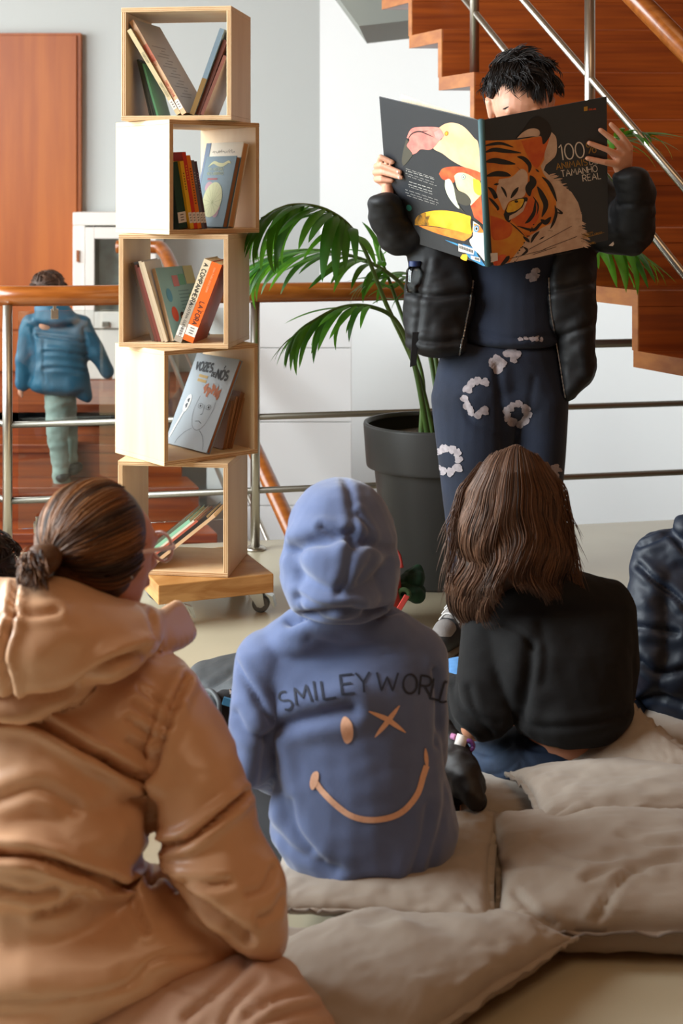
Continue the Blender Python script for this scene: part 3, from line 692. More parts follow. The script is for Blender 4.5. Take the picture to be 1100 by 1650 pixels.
PC = Vector((0.305, 4.70, 0))
pt = thing('potted_palm', 'large arching palm in a dark grey pot behind the standing reader', 'plant', tuple(PC))
prof = [(0, 0.001), (.150, 0.001), (.158, .01), (.197, .372), (.199, .378), (.2, .3795), (.2215, .3795), (.2225, .381), (.224, .39), (.233, .515), (.231, .523), (.222, .523), (.218, .51), (.205, .47), (0, .47)]
adopt(pt, new_obj('pot', lathe(prof[:-2], 64, PC), M_pot, smooth=True))
pt.children[0].data.polygons.foreach_set('use_smooth', [True]*len(pt.children[0].data.polygons))
so = lathe([(0, .472), (.1, .476), (.21, .468)], 40, PC); wrinkle(so, .006, 30); adopt(pt, new_obj('soil', so, M_soil, smooth=True))
def leaflet_mesh(L, W, droop, curl, nseg=9):
    V, Fc = [], []
    for i in range(nseg+1):
        t = i/nseg; wd = W*min(1, t*5+.25)*(1-t**2.2)**.75+.0004
        V.append((t, wd))
    pts = []; x = z = 0.0
    for i in range(nseg+1):
        t = i/nseg; a = droop*t**1.1; pts.append((x, z)); x += L/nseg*math.cos(a); z -= L/nseg*math.sin(a)
    out = []
    for i in range(nseg+1):
        px_, pz_ = pts[i]; wd = V[i][1]/2; sag = curl*wd
        out += [(px_, -wd, pz_-sag), (px_, 0, pz_), (px_, wd, pz_-sag)]
    for i in range(nseg):
        for k in (0, 1): Fc.append((i*3+k, i*3+3+k, i*3+4+k, i*3+1+k))
    return mesh(out, Fc)
LM = [leaflet_mesh(1.0, .085, d, .5) for d in (.5, .9, 1.25, 1.6)]
for lm in LM:
    lm.materials.append(M_leaf); lm.polygons.foreach_set('use_smooth', [True]*len(lm.polygons))
LM2 = [m.copy() for m in LM]
for lm in LM2: lm.materials[0] = M_leaf2
rl = random.Random(5)
def frond(pts, n, L, a0=.35, sides=(1, -1), wide=1.0, hang=0.35, pale=.25, tipL=.55, down=None):
    path = spline(pts, 60)
    rr = [0.009*(1-.8*i/60)+.0012 for i in range(61)]
    st = new_obj('frond', tube(path, rr, 8), M_stem, smooth=True); adopt(pt, st)
    for i in range(n):
        t = a0+(1-a0)*(i+.5)/n; f = t*60; k = min(int(f), 59); p = path[k].lerp(path[k+1], f-k)
        tg = (path[min(k+2, 60)]-path[max(k-1, 0)]).normalized()
        sd, up = frame_of(tg)
        if up.z < 0: up = -up; sd = -sd
        for s in sides:
            e = (i/(n-1)) if n > 1 else 0
            fw = .55+.75*e
            d = (sd*s*(1-.35*e)+tg*fw+up*rl.uniform(.05, .3)+Vector((0, 0, -hang*rl.uniform(.3, 1.2)))).normalized()
            if down: d = (d+Vector(down)).normalized()
            ln = L*(1-(1-tipL)*e**2)*rl.uniform(.85, 1.08)*(.75+.5*min(1, e*3) if e < .3 else 1.1)
            lm = rl.choice(LM2 if rl.random() < pale+.15 else LM)
            q = bpy.data.objects.new('leaflet', lm); COL.objects.link(q)
            # x along d, z as upward as possible
            z_ = (Vector((0, 0, 1))-d*d.z); z_ = z_.normalized() if z_.length > .1 else up
            y_ = z_.cross(d).normalized(); z_ = d.cross(y_)
            Mx = Matrix((d, y_, z_)).transposed().to_4x4(); Mx.translation = p
            q.matrix_world = Mx @ Matrix.Diagonal((ln, ln*wide*1.7, ln, 1))
            q.parent = st
B0 = PC+Vector((.0, -.02, .47))
frond([B0+Vector((.0, 0, 0)), P(672, 600, 4.70), P(622, 490, 4.65), P(578, 385, 4.60), P(530, 340, 4.56), P(470, 330, 4.52), P(420, 352, 4.5)], 17, .30, a0=.50, hang=.7, pale=.15, wide=1.05)
frond([B0+Vector((-.02, -.03, 0)), P(668, 590, 4.62), P(640, 520, 4.6), P(600, 495, 4.56), P(550, 495, 4.54), P(500, 520, 4.5), P(475, 540, 4.48)], 14, .21, a0=.50, hang=.5, pale=.35)
frond([B0+Vector((.03, .03, 0)), P(690, 560, 4.82), P(655, 470, 4.85), P(600, 425, 4.85), P(530, 405, 4.85), P(465, 405, 4.85), P(415, 425, 4.85)], 17, .29, a0=.45, hang=.45, pale=.3)
frond([B0+Vector((.04, 0, 0)), P(700, 560, 4.78), P(690, 470, 4.85), P(650, 440, 4.95), P(600, 450, 5.02)], 9, .22, a0=.5, hang=.3, pale=.4)
frond([B0+Vector((.06, .02, 0)), P(760, 560, 4.78), P(830, 440, 4.72), P(910, 390, 4.62), P(970, 385, 4.52), P(1030, 405, 4.42)], 13, .27, a0=.5, hang=.6, pale=.35)
frond([B0+Vector((.06, .05, 0)), P(770, 520, 4.9), P(850, 350, 4.9), P(930, 250, 4.75), P(990, 222, 4.6), P(1030, 214, 4.52)], 12, .24, a0=.5, hang=.15, pale=.6)
frond([B0+Vector((-.04, .04, 0)), P(680, 610, 4.9), P(655, 530, 4.95), P(630, 460, 5.0), P(612, 400, 5.0), P(640, 360, 5.02)], 9, .20, a0=.5, hang=.3, pale=.4)
sb = new_obj('small_leaf', LM2[0]); sb.matrix_world = Matrix.Translation(PC+Vector((-.02, -.10, .475))) @ Matrix.Rotation(math.radians(185), 4, 'Z') @ Matrix.Rotation(math.radians(-15), 4, 'Y') @ Matrix.Diagonal((.11, .3, .11, 1))
adopt(pt, sb)
# ------------------------------------------------------------------ people
UP = Vector((0, 0, 1))
M_skin = mat('skin_fair', '#d9a386', 0.5, col2='#cf9274', nscale=9, sss=0.12, bump=0.03, bscale=250)
M_skin2 = mat('skin_warm', '#c98d6c', 0.5, col2='#bd7d5c', nscale=9, sss=0.12)
M_nail = mat('finger_nail', '#dfb2a2', 0.3)
H_black = hair_mat('hair_black', '#0d0a09', '#2e221c'); H_brown = hair_mat('hair_brown', '#281910', '#8a634a'); H_high = hair_mat('hair_highlights', '#2a180d', '#a06a3c'); H_dk = hair_mat('hair_dark_brown', '#1d130d', '#4d3626')
def head_els(c, f, s=1.0):
    c = Vector(c); f = Vector(f).normalized(); fh = Vector((f.x, f.y, 0)).normalized(); r = fh.cross(UP)
    u = r.cross(f).normalized()
    H = [[S(c-f*.026*s, .074*s), S(c+f*.022*s, .070*s), S(c+u*.014*s, .075*s)],
         [S(c+f*.03*s-u*.03*s, .060*s), S(c+f*.052*s-u*.092*s, .028*s), S(c-u*.055*s+r*.034*s, .032*s), S(c-u*.055*s-r*.034*s, .032*s)],
         [S(c+f*.088*s-u*.012*s, .007*s), S(c+f*.106*s-u*.044*s, .0105*s), S(c+f*.085*s-u*.048*s, .016*s)],
         [S(c+f*.084*s-u*.07*s+r*.012*s, .010*s), S(c+f*.084*s-u*.07*s-r*.012*s, .010*s)],
         [S(c+f*.078*s+u*.004*s+r*.032*s, .012*s), S(c+f*.078*s+u*.004*s-r*.032*s, .012*s)],
         [S(c-u*.06*s-f*.012*s, .048*s), S(c-UP*.17*s-f*.03*s, .052*s)]]
    for k in (1, -1):
        H.append([S(c+r*k*.076*s-f*.002*s-u*.036*s, .008*s), S(c+r*k*.082*s-f*.012*s+u*.006*s, .011*s), S(c+r*k*.08*s+f*.002*s+u*.004*s, .010*s), S(c+r*k*.074*s+f*.004*s-u*.018*s, .008*s)])
    return H
def eyes(root, c, f, s=1.0):
    fh = Vector((f[0], f[1], 0)).normalized(); r = fh.cross(UP); f = Vector(f).normalized(); u = r.cross(f).normalized(); c = Vector(c)
    for k in (1, -1):
        p = c+f*.074*s-u*.016*s+r*k*.032*s
        e = new_obj('eye', lathe([(0, -.012*s), (.006*s, -.0104*s), (.0104*s, -.006*s), (.012*s, 0), (.0104*s, .006*s), (.006*s, .0104*s), (0, .012*s)], 16, p), mat('eye_white', '#e8e4de', .2), smooth=True); adopt(root, e)
        ir = new_obj('iris', tube([p+f*.0095*s, p+f*.0122*s], [.0055*s, .0052*s], 14), mat('iris_brown', '#2a1710', .2)); ir.parent = e
def garment(name, hulls, m, root, voxel=.006, smooth=6, wr=(), cr=(), label=None):
    me = blob(hulls, voxel, smooth)
    for w in wr: wrinkle(me, *w)
    if cr: creases(me, cr)
    o = new_obj(name, me, m, None, smooth=True)
    if root is not None: adopt(root, o)
    if label: o['label'] = label
    return o
def rnd_dirs(n, rs):
    v = rs.randn(n, 3); return v/np.linalg.norm(v, axis=1)[:, None]
def short_hair(name, c, rad, root, m, n=700, L=.045, seed=1, face=None, lowz=-.25, swirl=.5, r=.0016):
    """tousled short hair: strands on an ellipsoid, lying back over one another"""
    rs = np.random.RandomState(seed); c = np.array(c); rad = np.array(rad); out = []; tones = []
    f = np.array(face) if face is not None else np.array([0, 1, 0])
    while len(out) < n:
        d = rnd_dirs(1, rs)[0]
        fz = d.dot(f)
        if d[2] < lowz or (fz > .55 and d[2] < .38): continue
        p = c+d*rad; nrm = d/rad; nrm /= np.linalg.norm(nrm)
        cl = np.floor(d*5)/5; h = np.sin(cl.dot([12.9, 78.2, 37.7]))*43758.5; h -= np.floor(h)
        tang = np.array([math.cos(h*6.28), math.sin(h*6.28), 0])*swirl+f*.45+np.array([0, 0, -.35 if d[2] < .4 else .25])
        tang = tang-nrm*tang.dot(nrm); tang /= np.linalg.norm(tang)+1e-9
        l = L*rs.uniform(.6, 1.15)*(0.45 if d[2] < .1 else 1); t = np.linspace(0, 1, 8)[:, None]
        path = p+tang*l*t+nrm*l*(.55*t-.62*t*t)+rs.randn(3)*.001
        out.append(path); tones.append(min(1, max(0, .35+.35*(h-.5)+rs.randn()*.18)))
    o = new_obj(name, strands_mesh(out, r, tones), m); adopt(root, o); return o
def tone_cap(me, v=.2):
    a = me.attributes.new('tone', 'FLOAT', 'POINT'); a.data.foreach_set('value', np.full(len(me.vertices), v, dtype=np.float32))
# ================================================================== the standing reader
rd = thing('person', 'standing reader in open black puffer jacket and navy sweatsuit holding a book up', 'person', (0.45, 3.98, 0))
# the book plane first, since the hands close on it
ST, SB_ = P(775, 193, 3.60), P(786, 428, 3.76)
spv = SB_-ST
LT = P(620, 157, 3.82); RT = P(978, 155, 3.686)
def clean(v, L):                                         # square the cover to the spine and keep its true width
    s = spv.normalized(); v = v-s*v.dot(s); return v.normalized()*L
BWd = 0.342
LV, RV = clean(LT-ST, BWd), clean(RT-ST, BWd)
def plane_pt(vec, x, y, lift=0.0, org=ST):
    n = vec.cross(spv).normalized()
    if n.y > 0: n = -n
    d = ray(x, y); t = (org-CAMP).dot(n)/d.dot(n); return CAMP+d*t+n*lift
bkx = thing('picture_book', 'large open dark picture book with tiger, flamingo, parrot and toucan cover', 'book', tuple(SB_))
M_cov = mat('book_cover_black', '#2b2d31', 0.42, bump=0.05, bscale=300); M_spine = mat('book_cloth_spine', '#3d5f63', 0.6); M_board = mat('cover_board', '#8c8f96', .8)
def slab(o, a, b, th): return prism([o, o+a, o+a+b, o+b], th)
nL = LV.cross(spv).normalized(); nL = nL if nL.y > 0 else -nL
nR = RV.cross(spv).normalized(); nR = nR if nR.y > 0 else -nR
hx = (RV.normalized()-LV.normalized()).normalized()
SL, SR = ST-hx*.008, ST+hx*.008
adopt(bkx, new_obj('back_cover', slab(SL, LV, spv, nL*.003), M_cov, bevel=.001), new_obj('front_cover', slab(SR, RV, spv, nR*.003), M_cov, bevel=.001))
adopt(bkx, new_obj('spine', tube([ST, SB_], .0085, 14), M_spine, smooth=True))
s_ = spv.normalized()
adopt(bkx, new_obj('page_block', slab(SL+nL*.0035+s_*.006, LV*.97, spv-s_*.012, nL*.006), M_paper), new_obj('page_block', slab(SR+nR*.0035+s_*.006, RV*.97, spv-s_*.012, nR*.006), M_paper))
lf_ = [SL+nL*.012+s_*.006]; adopt(bkx, new_obj('loose_page', prism([lf_[0], lf_[0]+LV*.55+nL*.022-s_*.001, lf_[0]+LV*.88+nL*.03-s_*.008, lf_[0]+LV*.88+nL*.03+spv*.95, lf_[0]+spv*.96], nL*.0004), M_paper))
# ---- cover print, back cover (left half): coordinates come from two close views of the photograph
def v4(q): return [(600+a/5.5, 140+b/5.5) for a, b in q]
def v5(q): return [(600+a/5.238, 270+b/5.238) for a, b in q]
def v6(q): return [(770+a/4.783, 180+b/4.783) for a, b in q]
pb = Print(lambda x, y, li: plane_pt(LV, x, y, .0006+li, SL), 4)
def pm(n, c, c2=None, ns=40): return mat(n, c, .5, col2=c2, nscale=ns)
K_pink = pm('print_pink', '#e8736a', '#f08f80'); K_peach = pm('print_peach', '#efb48a', '#f2d9a6', 14); K_ink = pm('print_black', '#26231f'); K_red = pm('print_red', '#cc4a26', '#dd6a34'); K_cream = pm('print_cream', '#f0ddb8', '#ecca90', 20)
K_orange = pm('print_orange', '#ee7a2a', '#f39a3a'); K_yel = pm('print_yellow', '#f2b21c', '#f4c53a', 25); K_white = pm('print_white', '#e6e0d4'); K_blue = pm('print_blue', '#4a9ac4', '#2c6c9c'); K_teal = pm('print_teal', '#3f9a92'); K_gold = pm('print_gold', '#b98a2c'); K_green = pm('print_pale_green', '#dfe6c2')
K_olive = pm('print_olive', '#4c483c'); K_mot = pm('print_mottled', '#4a3a1c', '#c98a1e', 60); K_lp = pm('print_light_pink', '#eda59a', '#e58a82')
pb.poly(v4([(590, 360), (640, 328), (700, 316), (770, 330), (830, 370), (900, 450), (940, 510), (955, 760), (900, 740), (800, 705), (700, 650), (620, 590), (540, 545), (570, 490), (620, 450)]), K_peach, 0, True)
pb.poly(v4([(305, 450), (330, 390), (370, 360), (470, 352), (560, 355), (600, 370), (630, 430), (590, 480), (545, 535), (500, 558), (430, 552), (390, 585), (350, 597), (330, 570), (305, 520), (330, 470)]), K_pink, .0003, True)
pb.poly(v4([(545, 400), (600, 375), (635, 430), (590, 480), (560, 450)]), K_lp, .0005)
pb.poly(v4([(300, 460), (320, 480), (305, 520), (335, 560), (355, 597), (330, 640), (280, 695), (262, 660), (270, 580), (290, 500)]), K_olive, .0004, True)
pb.ribbon(v4([(310, 480), (340, 425), (380, 400), (430, 396), (490, 420), (545, 445)]), 2.2, K_ink, .0006, True, True); pb.ribbon(v4([(430, 395), (500, 388)]), 1.2, K_ink, .0006, True)
c_ = v4([(657, 412)])[0]; pb.disc(c_[0], c_[1], 3.0, 4.0, K_gold, .0006, .3); pb.disc(c_[0], c_[1], 1.4, 2.0, K_yel, .0008, .3)
# parrot
pb.poly(v4([(590, 770), (620, 725), (680, 708), (780, 706), (880, 730), (960, 765), (960, 830), (880, 800), (800, 770), (740, 780), (725, 845), (680, 835), (620, 815)]), K_red, .0004, True)
pb.poly(v5([(690, 70), (720, 45), (780, 45), (850, 80), (905, 130), (915, 230), (880, 270), (830, 320), (825, 260), (780, 215), (720, 180)]), K_cream, .0005, True)
pb.poly(v5([(850, 90), (912, 120), (918, 230), (860, 200)]), K_yel, .0006, True)
pb.poly(v5([(615, 105), (650, 95), (680, 140), (700, 220), (715, 270), (735, 345), (690, 310), (640, 240), (615, 170)]), K_green, .0006, True)
pb.poly(v5([(685, 130), (720, 190), (790, 220), (830, 270), (825, 310), (780, 318), (720, 290), (700, 230)]), K_olive, .0007, True); pb.ribbon(v5([(712, 280), (740, 340), (780, 382)]), 2, K_olive, .0006, True)
c_ = v5([(770, 78)])[0]; pb.disc(c_[0], c_[1], 3.5, 4.1, K_teal, .0008, .2); pb.disc(c_[0], c_[1], 2.7, 3.2, K_green, .0010, .2); pb.disc(c_[0], c_[1], 1, 1, K_ink, .0012)
pb.poly(v5([(830, 320), (880, 270), (918, 230), (935, 480), (900, 450), (860, 420)]), K_red, .0005)
# toucan
pb.poly(v5([(390, 490), (480, 495), (640, 520), (840, 555), (830, 590), (780, 618), (700, 600), (560, 560), (440, 515)]), K_orange, .0004, True)
pb.poly(v5([(360, 485), (362, 440), (400, 395), (480, 368), (590, 360), (700, 372), (800, 400), (835, 425), (840, 555), (700, 530), (560, 500), (460, 487)]), K_yel, .0006, True)
pb.poly(v5([(362, 485), (362, 440), (400, 395), (450, 378), (455, 410), (485, 405), (470, 450), (478, 482), (420, 487)]), K_mot, .0008, True)
pb.poly(v5([(832, 425), (850, 450), (842, 540), (848, 580), (800, 612), (780, 618), (830, 580), (840, 550), (828, 470)]), K_ink, .0008, True)
pb.poly(v5([(850, 450), (900, 480), (945, 550), (965, 640), (970, 800), (900, 730), (850, 680), (820, 615), (848, 575)]), K_white, .0006, True); pb.poly(v5([(855, 470), (905, 490), (940, 545), (880, 540)]), K_orange, .0007, True)
c_ = v5([(880, 514)])[0]; pb.disc(c_[0], c_[1], 4.2, 5.6, K_blue, .0009, .2); pb.disc(c_[0], c_[1], 2.6, 3.6, K_white, .0011); pb.disc(c_[0], c_[1], 1.7, 2.4, K_ink, .0013)
pb.poly(v5([(845, 445), (900, 455), (940, 500), (945, 545), (905, 485)]), K_ink, .0008)
pb.ribbon(v5([(615, 610), (720, 650), (800, 690)]), 2.6, K_blue, .0005, True); pb.poly(v5([(760, 640), (860, 680), (890, 740), (950, 830), (860, 790), (800, 740)]), K_blue, .0005, True); pb.poly(v5([(760, 730), (800, 735), (795, 785), (745, 765)]), K_yel, .0006, True)
pb.poly(v5([(728, 640), (865, 688), (855, 735), (728, 705)]), M_label, .0010)
for k in range(17): a_ = 738+7*k; pb.ribbon(v5([(a_, 655+.36*7*k), (a_, 680+.36*7*k)]), .6+.4*(k % 3 == 0), K_ink, .0013)
pb.poly(v5([(830, 740), (910, 760), (912, 795), (835, 770)]), M_label, .0009)
for k in range(8): a_ = 868+5*k; pb.ribbon(v5([(a_, 755+1.2*k), (a_, 775+1.2*k)]), .5, K_ink, .0012)
# small text, disc, publisher mark
M_txt = pm('print_small_text', '#c9c6bd')
for j, (a, b) in enumerate((((275, 5), (530, 90)), ((285, 25), (525, 100)), ((280, 45), (520, 125)), ((300, 70), (545, 155)), ((310, 118), (505, 178)), ((298, 138), (512, 205)), ((310, 160), (508, 224)), ((280, 185), (555, 275)), ((280, 208), (560, 300)), ((292, 232), (548, 315)))):
    L_ = 26; ln = v5([a, b])
    for k in range(L_):
        if (k*7+j*3) % 5 == 0: continue
        t0, t1 = k/L_, (k+.72)/L_; dy = -.35 if (k+j) % 2 else .35
        pb.ribbon([(ln[0][0]+(ln[1][0]-ln[0][0])*t0, ln[0][1]+(ln[1][1]-ln[0][1])*t0+dy), (ln[0][0]+(ln[1][0]-ln[0][0])*t1, ln[0][1]+(ln[1][1]-ln[0][1])*t1-dy)], .55 if j not in (1, 4, 5) else .9, M_txt, .0004)
c_ = v5([(309, 339)])[0]; pb.disc(c_[0], c_[1], 4.2, 5.3, K_teal, .0004, -.4)
pb.poly(v5([(244, 540), (270, 545), (268, 572), (244, 566)]), K_gold, .0004); pb.text('EDICARE', *v5([(276, 575)])[0], 2.2, .5, K_gold, .0004, ang=-.2)
adopt(bkx, pb.build('cover_print'))
# ---- front cover (right half): tiger
pf = Print(lambda x, y, li: plane_pt(RV, x, y, .0006+li, SR), 4)
T_or = pm('tiger_orange', '#c9661c', '#d98428', 26); T_red = pm('tiger_red', '#c24a14', '#cf5f1c', 30); T_gold = pm('tiger_gold', '#d08a26', '#c9701e', 22); T_fur = pm('tiger_pale_fur', '#cfae94', '#bf9a80', 40); T_blk = pm('tiger_black', '#1c1512'); T_eye = pm('tiger_eye', '#e0b02a', '#d8901e', 60)
pf.poly(v6([(40, 222), (180, 220), (300, 215), (400, 200), (500, 180), (560, 150), (600, 200), (605, 300), (590, 350), (520, 410), (505, 450), (560, 500), (640, 560), (720, 620), (770, 700), (800, 800), (800, 900), (790, 980), (810, 1045), (600, 1090), (400, 1135), (205, 1172), (120, 1185), (105, 1090), (80, 700)]), T_fur, 0)
rs_ = random.Random(4)
for k in range(46):                                       # ragged fur fringe
    t = k/45; x0 = 560+250*math.sin(t*1.45); y0 = 500+530*t; a = -.5+1.0*t+rs_.uniform(-.15, .15); l = rs_.uniform(40, 75)
    pf.ribbon(v6([(x0-20, y0-8), (x0+l*math.cos(a), y0+l*math.sin(a))]), 2.8, T_fur, .0001, True)
pf.poly(v6([(40, 222), (180, 220), (320, 215), (420, 195), (500, 190), (560, 215), (530, 330), (480, 420), (505, 480), (560, 560), (600, 680), (600, 800), (560, 860), (480, 900), (390, 960), (330, 1040), (240, 1160), (120, 1185), (105, 1090), (80, 700)]), T_or, .0002)
pf.poly(v6([(330, 225), (480, 195), (550, 210), (520, 300), (480, 400), (440, 430), (380, 340)]), T_red, .0004, True)
pf.poly(v6([(90, 720), (180, 800), (260, 860), (330, 930), (370, 980), (300, 1080), (210, 1165), (125, 1180), (105, 1080)]), T_gold, .0004, True); pf.poly(v6([(95, 800), (190, 830), (260, 880), (240, 960), (150, 990), (105, 960)]), T_red, .0005, True)
pf.poly(v6([(250, 830), (330, 780), (380, 690), (420, 660), (460, 720), (470, 800), (420, 880), (350, 900), (290, 870)]), T_red, .0005, True)
pf.poly(v6([(160, 520), (260, 500), (330, 440), (380, 480), (370, 600), (340, 660), (240, 690), (200, 760), (170, 700), (140, 620)]), T_fur, .0005, True)
pf.poly(v6([(420, 620), (470, 560), (530, 620), (560, 720), (540, 800), (480, 810), (470, 700)]), T_gold, .0005, True)
# ear
pf.poly(v6([(285, 205), (330, 195), (400, 195), (480, 185), (500, 250), (545, 200), (565, 150), (545, 90), (500, 50), (455, 35), (400, 65), (360, 120), (310, 180)]), T_blk, .0006, True)
pf.poly(v6([(298, 203), (340, 160), (390, 132), (440, 128), (472, 148), (465, 185), (400, 190), (340, 198)]), T_fur, .0008, True)
pf.poly(v6([(565, 155), (600, 200), (605, 300), (585, 350), (520, 400), (510, 330), (530, 260)]), T_fur, .0007, True)
for q, w in (([(45, 262), (110, 248), (180, 244), (270, 272)], 5), ([(48, 312), (120, 292), (200, 300), (330, 316)], 7), ([(55, 385), (120, 375), (190, 385), (285, 402)], 9), ([(62, 495), (130, 478), (200, 480), (250, 492)], 9),
             ([(300, 345), (350, 360), (395, 410), (390, 470)], 7), ([(400, 490), (420, 540), (390, 590), (395, 650)], 13), ([(455, 575), (490, 640), (520, 720), (490, 810)], 9), ([(490, 500), (540, 545), (575, 610), (605, 690)], 6),
             ([(75, 580), (110, 610), (135, 660), (120, 640)], 7), ([(80, 660), (110, 690), (150, 740), (145, 760)], 5), ([(440, 680), (430, 770), (395, 830), (360, 860)], 6), ([(500, 840), (470, 870), (420, 910), (300, 880)], 5),
             ([(590, 720), (600, 780), (580, 850), (555, 900)], 5), ([(600, 740), (645, 780), (600, 775)], 3), ([(480, 830), (520, 850), (560, 810)], 8), ([(175, 575), (200, 610), (220, 660)], 4), ([(310, 580), (280, 620), (250, 665)], 6), ([(120, 560), (160, 555)], 4),
             ([(345, 960), (375, 985), (395, 1005)], 5), ([(470, 920), (430, 960), (405, 1010)], 5), ([(350, 1040), (375, 1070), (330, 1110)], 4), ([(540, 915), (575, 918)], 2.5), ([(240, 850), (300, 900), (360, 960)], 2), ([(420, 650), (460, 720), (450, 800)], 2.5),
             ([(510, 960), (470, 985)], 2.5), ([(300, 425), (325, 450)], 2.5), ([(290, 1150), (310, 1120)], 3), ([(440, 440), (470, 465)], 3)):
    pf.ribbon(v6(q), w, T_blk, .0009, True, len(q) > 2)
for a, b in (((205, 1140), (520, 1060)), ((390, 1138), (720, 1080)), ((390, 1060), (720, 880)), ((420, 1100), (600, 1040)), ((500, 1060), (760, 960))): pf.ribbon(v6([a, b]), .7, T_blk, .0009)
for k in range(14): a_ = v6([(270+12*k, 1165-22*k+rs_.uniform(-12, 12))])[0]; pf.disc(a_[0], a_[1], 1.3, 1.0, T_blk, .0009)
# eye
pf.poly(v6([(195, 790), (215, 740), (250, 690), (310, 668), (375, 660), (372, 700), (330, 760), (270, 800), (240, 850), (210, 830)]), T_blk, .0010, True)
pf.poly(v6([(215, 760), (240, 700), (300, 676), (350, 672), (330, 730), (280, 765), (230, 775)]), T_eye, .0012, True); c_ = v6([(292, 690)])[0]; pf.disc(c_[0], c_[1], 3.0, 2.2, T_blk, .0014)
pf.poly(v6([(235, 835), (240, 800), (290, 775), (340, 735), (360, 690), (375, 690), (345, 765), (280, 815)]), T_fur, .0012)
pf.poly(v6([(215, 1115), (240, 1110), (235, 1140), (200, 1175), (170, 1180)]), T_blk, .0010, True); pf.poly(v6([(120, 1120), (180, 1100), (215, 1110), (190, 1160), (125, 1184)]), K_red, .0008, True)
# title
W_t = pm('title_cream', '#d9cdbd'); G_t = pm('title_gold', '#a97c2c'); an = .155
pf.text('100', *v6([(632, 374)])[0], 25, 2.0, W_t, .0008, ang=.13, gap=.13); pf.text('%', *v6([(842, 322)])[0], 18, 1.6, G_t, .0008, ang=an)
pf.text('ANIMAIS', *v6([(604, 446)])[0], 10.2, 1.3, G_t, .0008, ang=an); pf.text('DE', *v6([(860, 408)])[0], 9.5, 1.2, W_t, .0008, ang=an)
pf.text('TAMANHO', *v6([(642, 502)])[0], 10.2, 1.3, W_t, .0008, ang=an, gap=.16); pf.text('REAL', *v6([(808, 536)])[0], 10.2, 1.3, W_t, .0008, ang=an, gap=.2)
pf.text('ISABELLA GROTT', *v6([(808, 968)])[0], 3.0, .6, G_t, .0008, ang=.2); pf.text('ILUSTRACOES', *v6([(800, 950)])[0], 2.2, .45, G_t, .0008, ang=.2); pf.text('MABEL', *v6([(850, 1022)])[0], 3.0, .6, G_t, .0008, ang=.16)
pf.ribbon(v6([(808, 975), (970, 928)]), .5, G_t, .0008); c_ = v6([(0, 0)])[0]
pf.poly([(940, 172), (946, 171), (946, 178), (940, 179)], K_gold, .0008); pf.text('EDICARE', 948, 177.5, 2.4, .5, K_red, .0008, ang=.08)
pf.poly(v6([(75, 1090), (148, 1085), (150, 1145), (78, 1165)]), M_label, .0012)
for k in range(3): pf.ribbon(v6([(85, 1130+12*k-10), (100, 1128+12*k-10)]), 1.2, M_dot, .0014)
pf.poly(v6([(1005, 1030), (1040, 1000), (1046, 1018), (1035, 1035)]), M_label, .0008)
adopt(bkx, pf.build('cover_print'))
# ---- body, one surface from head to ankles; fingers close on the covers
HC = P(838, 167, 3.98); HF = Vector((-.04, -.93, -.36))
els = head_els(HC, HF, 1.06)
def on_cov(vec, org, x, y, lift): return plane_pt(vec, x, y, lift, org)
fr = .0076
# his right hand (left in the picture): knuckles bent, fingertips on the back cover
hl = lambda x, y, l: on_cov(LV, SL, x, y, l)
wL = P(624, 324, 3.90)
for bse, mid, tip in (((613, 262), (620, 250), (635, 260)), ((608, 267), (622, 263), (647, 276)), ((606, 277), (623, 274), (649, 285)), ((608, 288), (622, 286), (634, 290))):
    b0 = hl(bse[0], bse[1], .004); m0 = hl(mid[0], mid[1], .017); t0 = hl(tip[0], tip[1], fr*.9)
    els += chain([S(b0, .0095), S(m0, fr*1.08), S(m0.lerp(t0, .55), fr*.98), S(t0, fr*.85)])
    els.append([S(b0, .0095), S(hl(619, 292, -.008), .013)])
els += [[S(hl(613, 264, .0), .010), S(hl(608, 288, .0), .011), S(hl(626, 300, -.004), .014), S(hl(622, 275, -.012), .012)], [S(hl(622, 298, -.006), .016), S(wL, (.018, .018, .02))]]
els += chain([S(hl(622, 296, -.014), .012), S(hl(634, 286, -.026), .0095), S(hl(652, 276, -.024), .008)])     # thumb behind the cover
els += chain([S(wL, .019), S(P(632, 372, 3.96), .030), S(P(668, 392, 3.98), .034), S(P(745, 285, 4.02), .045)])
# his left hand (right in the picture): four fingers spread across the front cover
hr_ = lambda x, y, l: on_cov(RV, SR, x, y, l)
wR = P(1012, 292, 3.78)
for bse, mid, tip in (((1011, 236), (998, 217), (982, 199)), ((1003, 240), (986, 225), (965, 208)), ((996, 249), (973, 238), (947, 229)), ((989, 262), (968, 258), (944, 253.5))):
    b0 = hr_(bse[0], bse[1], .010); m0 = hr_(mid[0], mid[1], .015); t0 = hr_(tip[0], tip[1], fr*.95)
    els += chain([S(b0, .0105), S(m0, fr*1.05), S(m0.lerp(t0, .6), fr*.98), S(t0, fr*.88)])
els += [[S(hr_(1011, 238, .006), .011), S(hr_(1003, 241, .008), .0115), S(hr_(996, 250, .008), .0115), S(hr_(990, 262, .007), .012), S(hr_(999, 278, .0), .013), S(hr_(1011, 276, -.004), .013)],
        [S(hr_(1000, 278, -.002), .014), S(hr_(1011, 272, -.004), .014), S(wR, (.021, .018, .02))]]
els += chain([S(hr_(1008, 268, -.014), .012), S(hr_(992, 250, -.026), .0095), S(hr_(970, 242, -.022), .008)])
els += chain([S(wR, .020), S(P(1022, 345, 3.86), .030), S(P(995, 385, 3.94), .036), S(P(930, 290, 4.02), .045)])
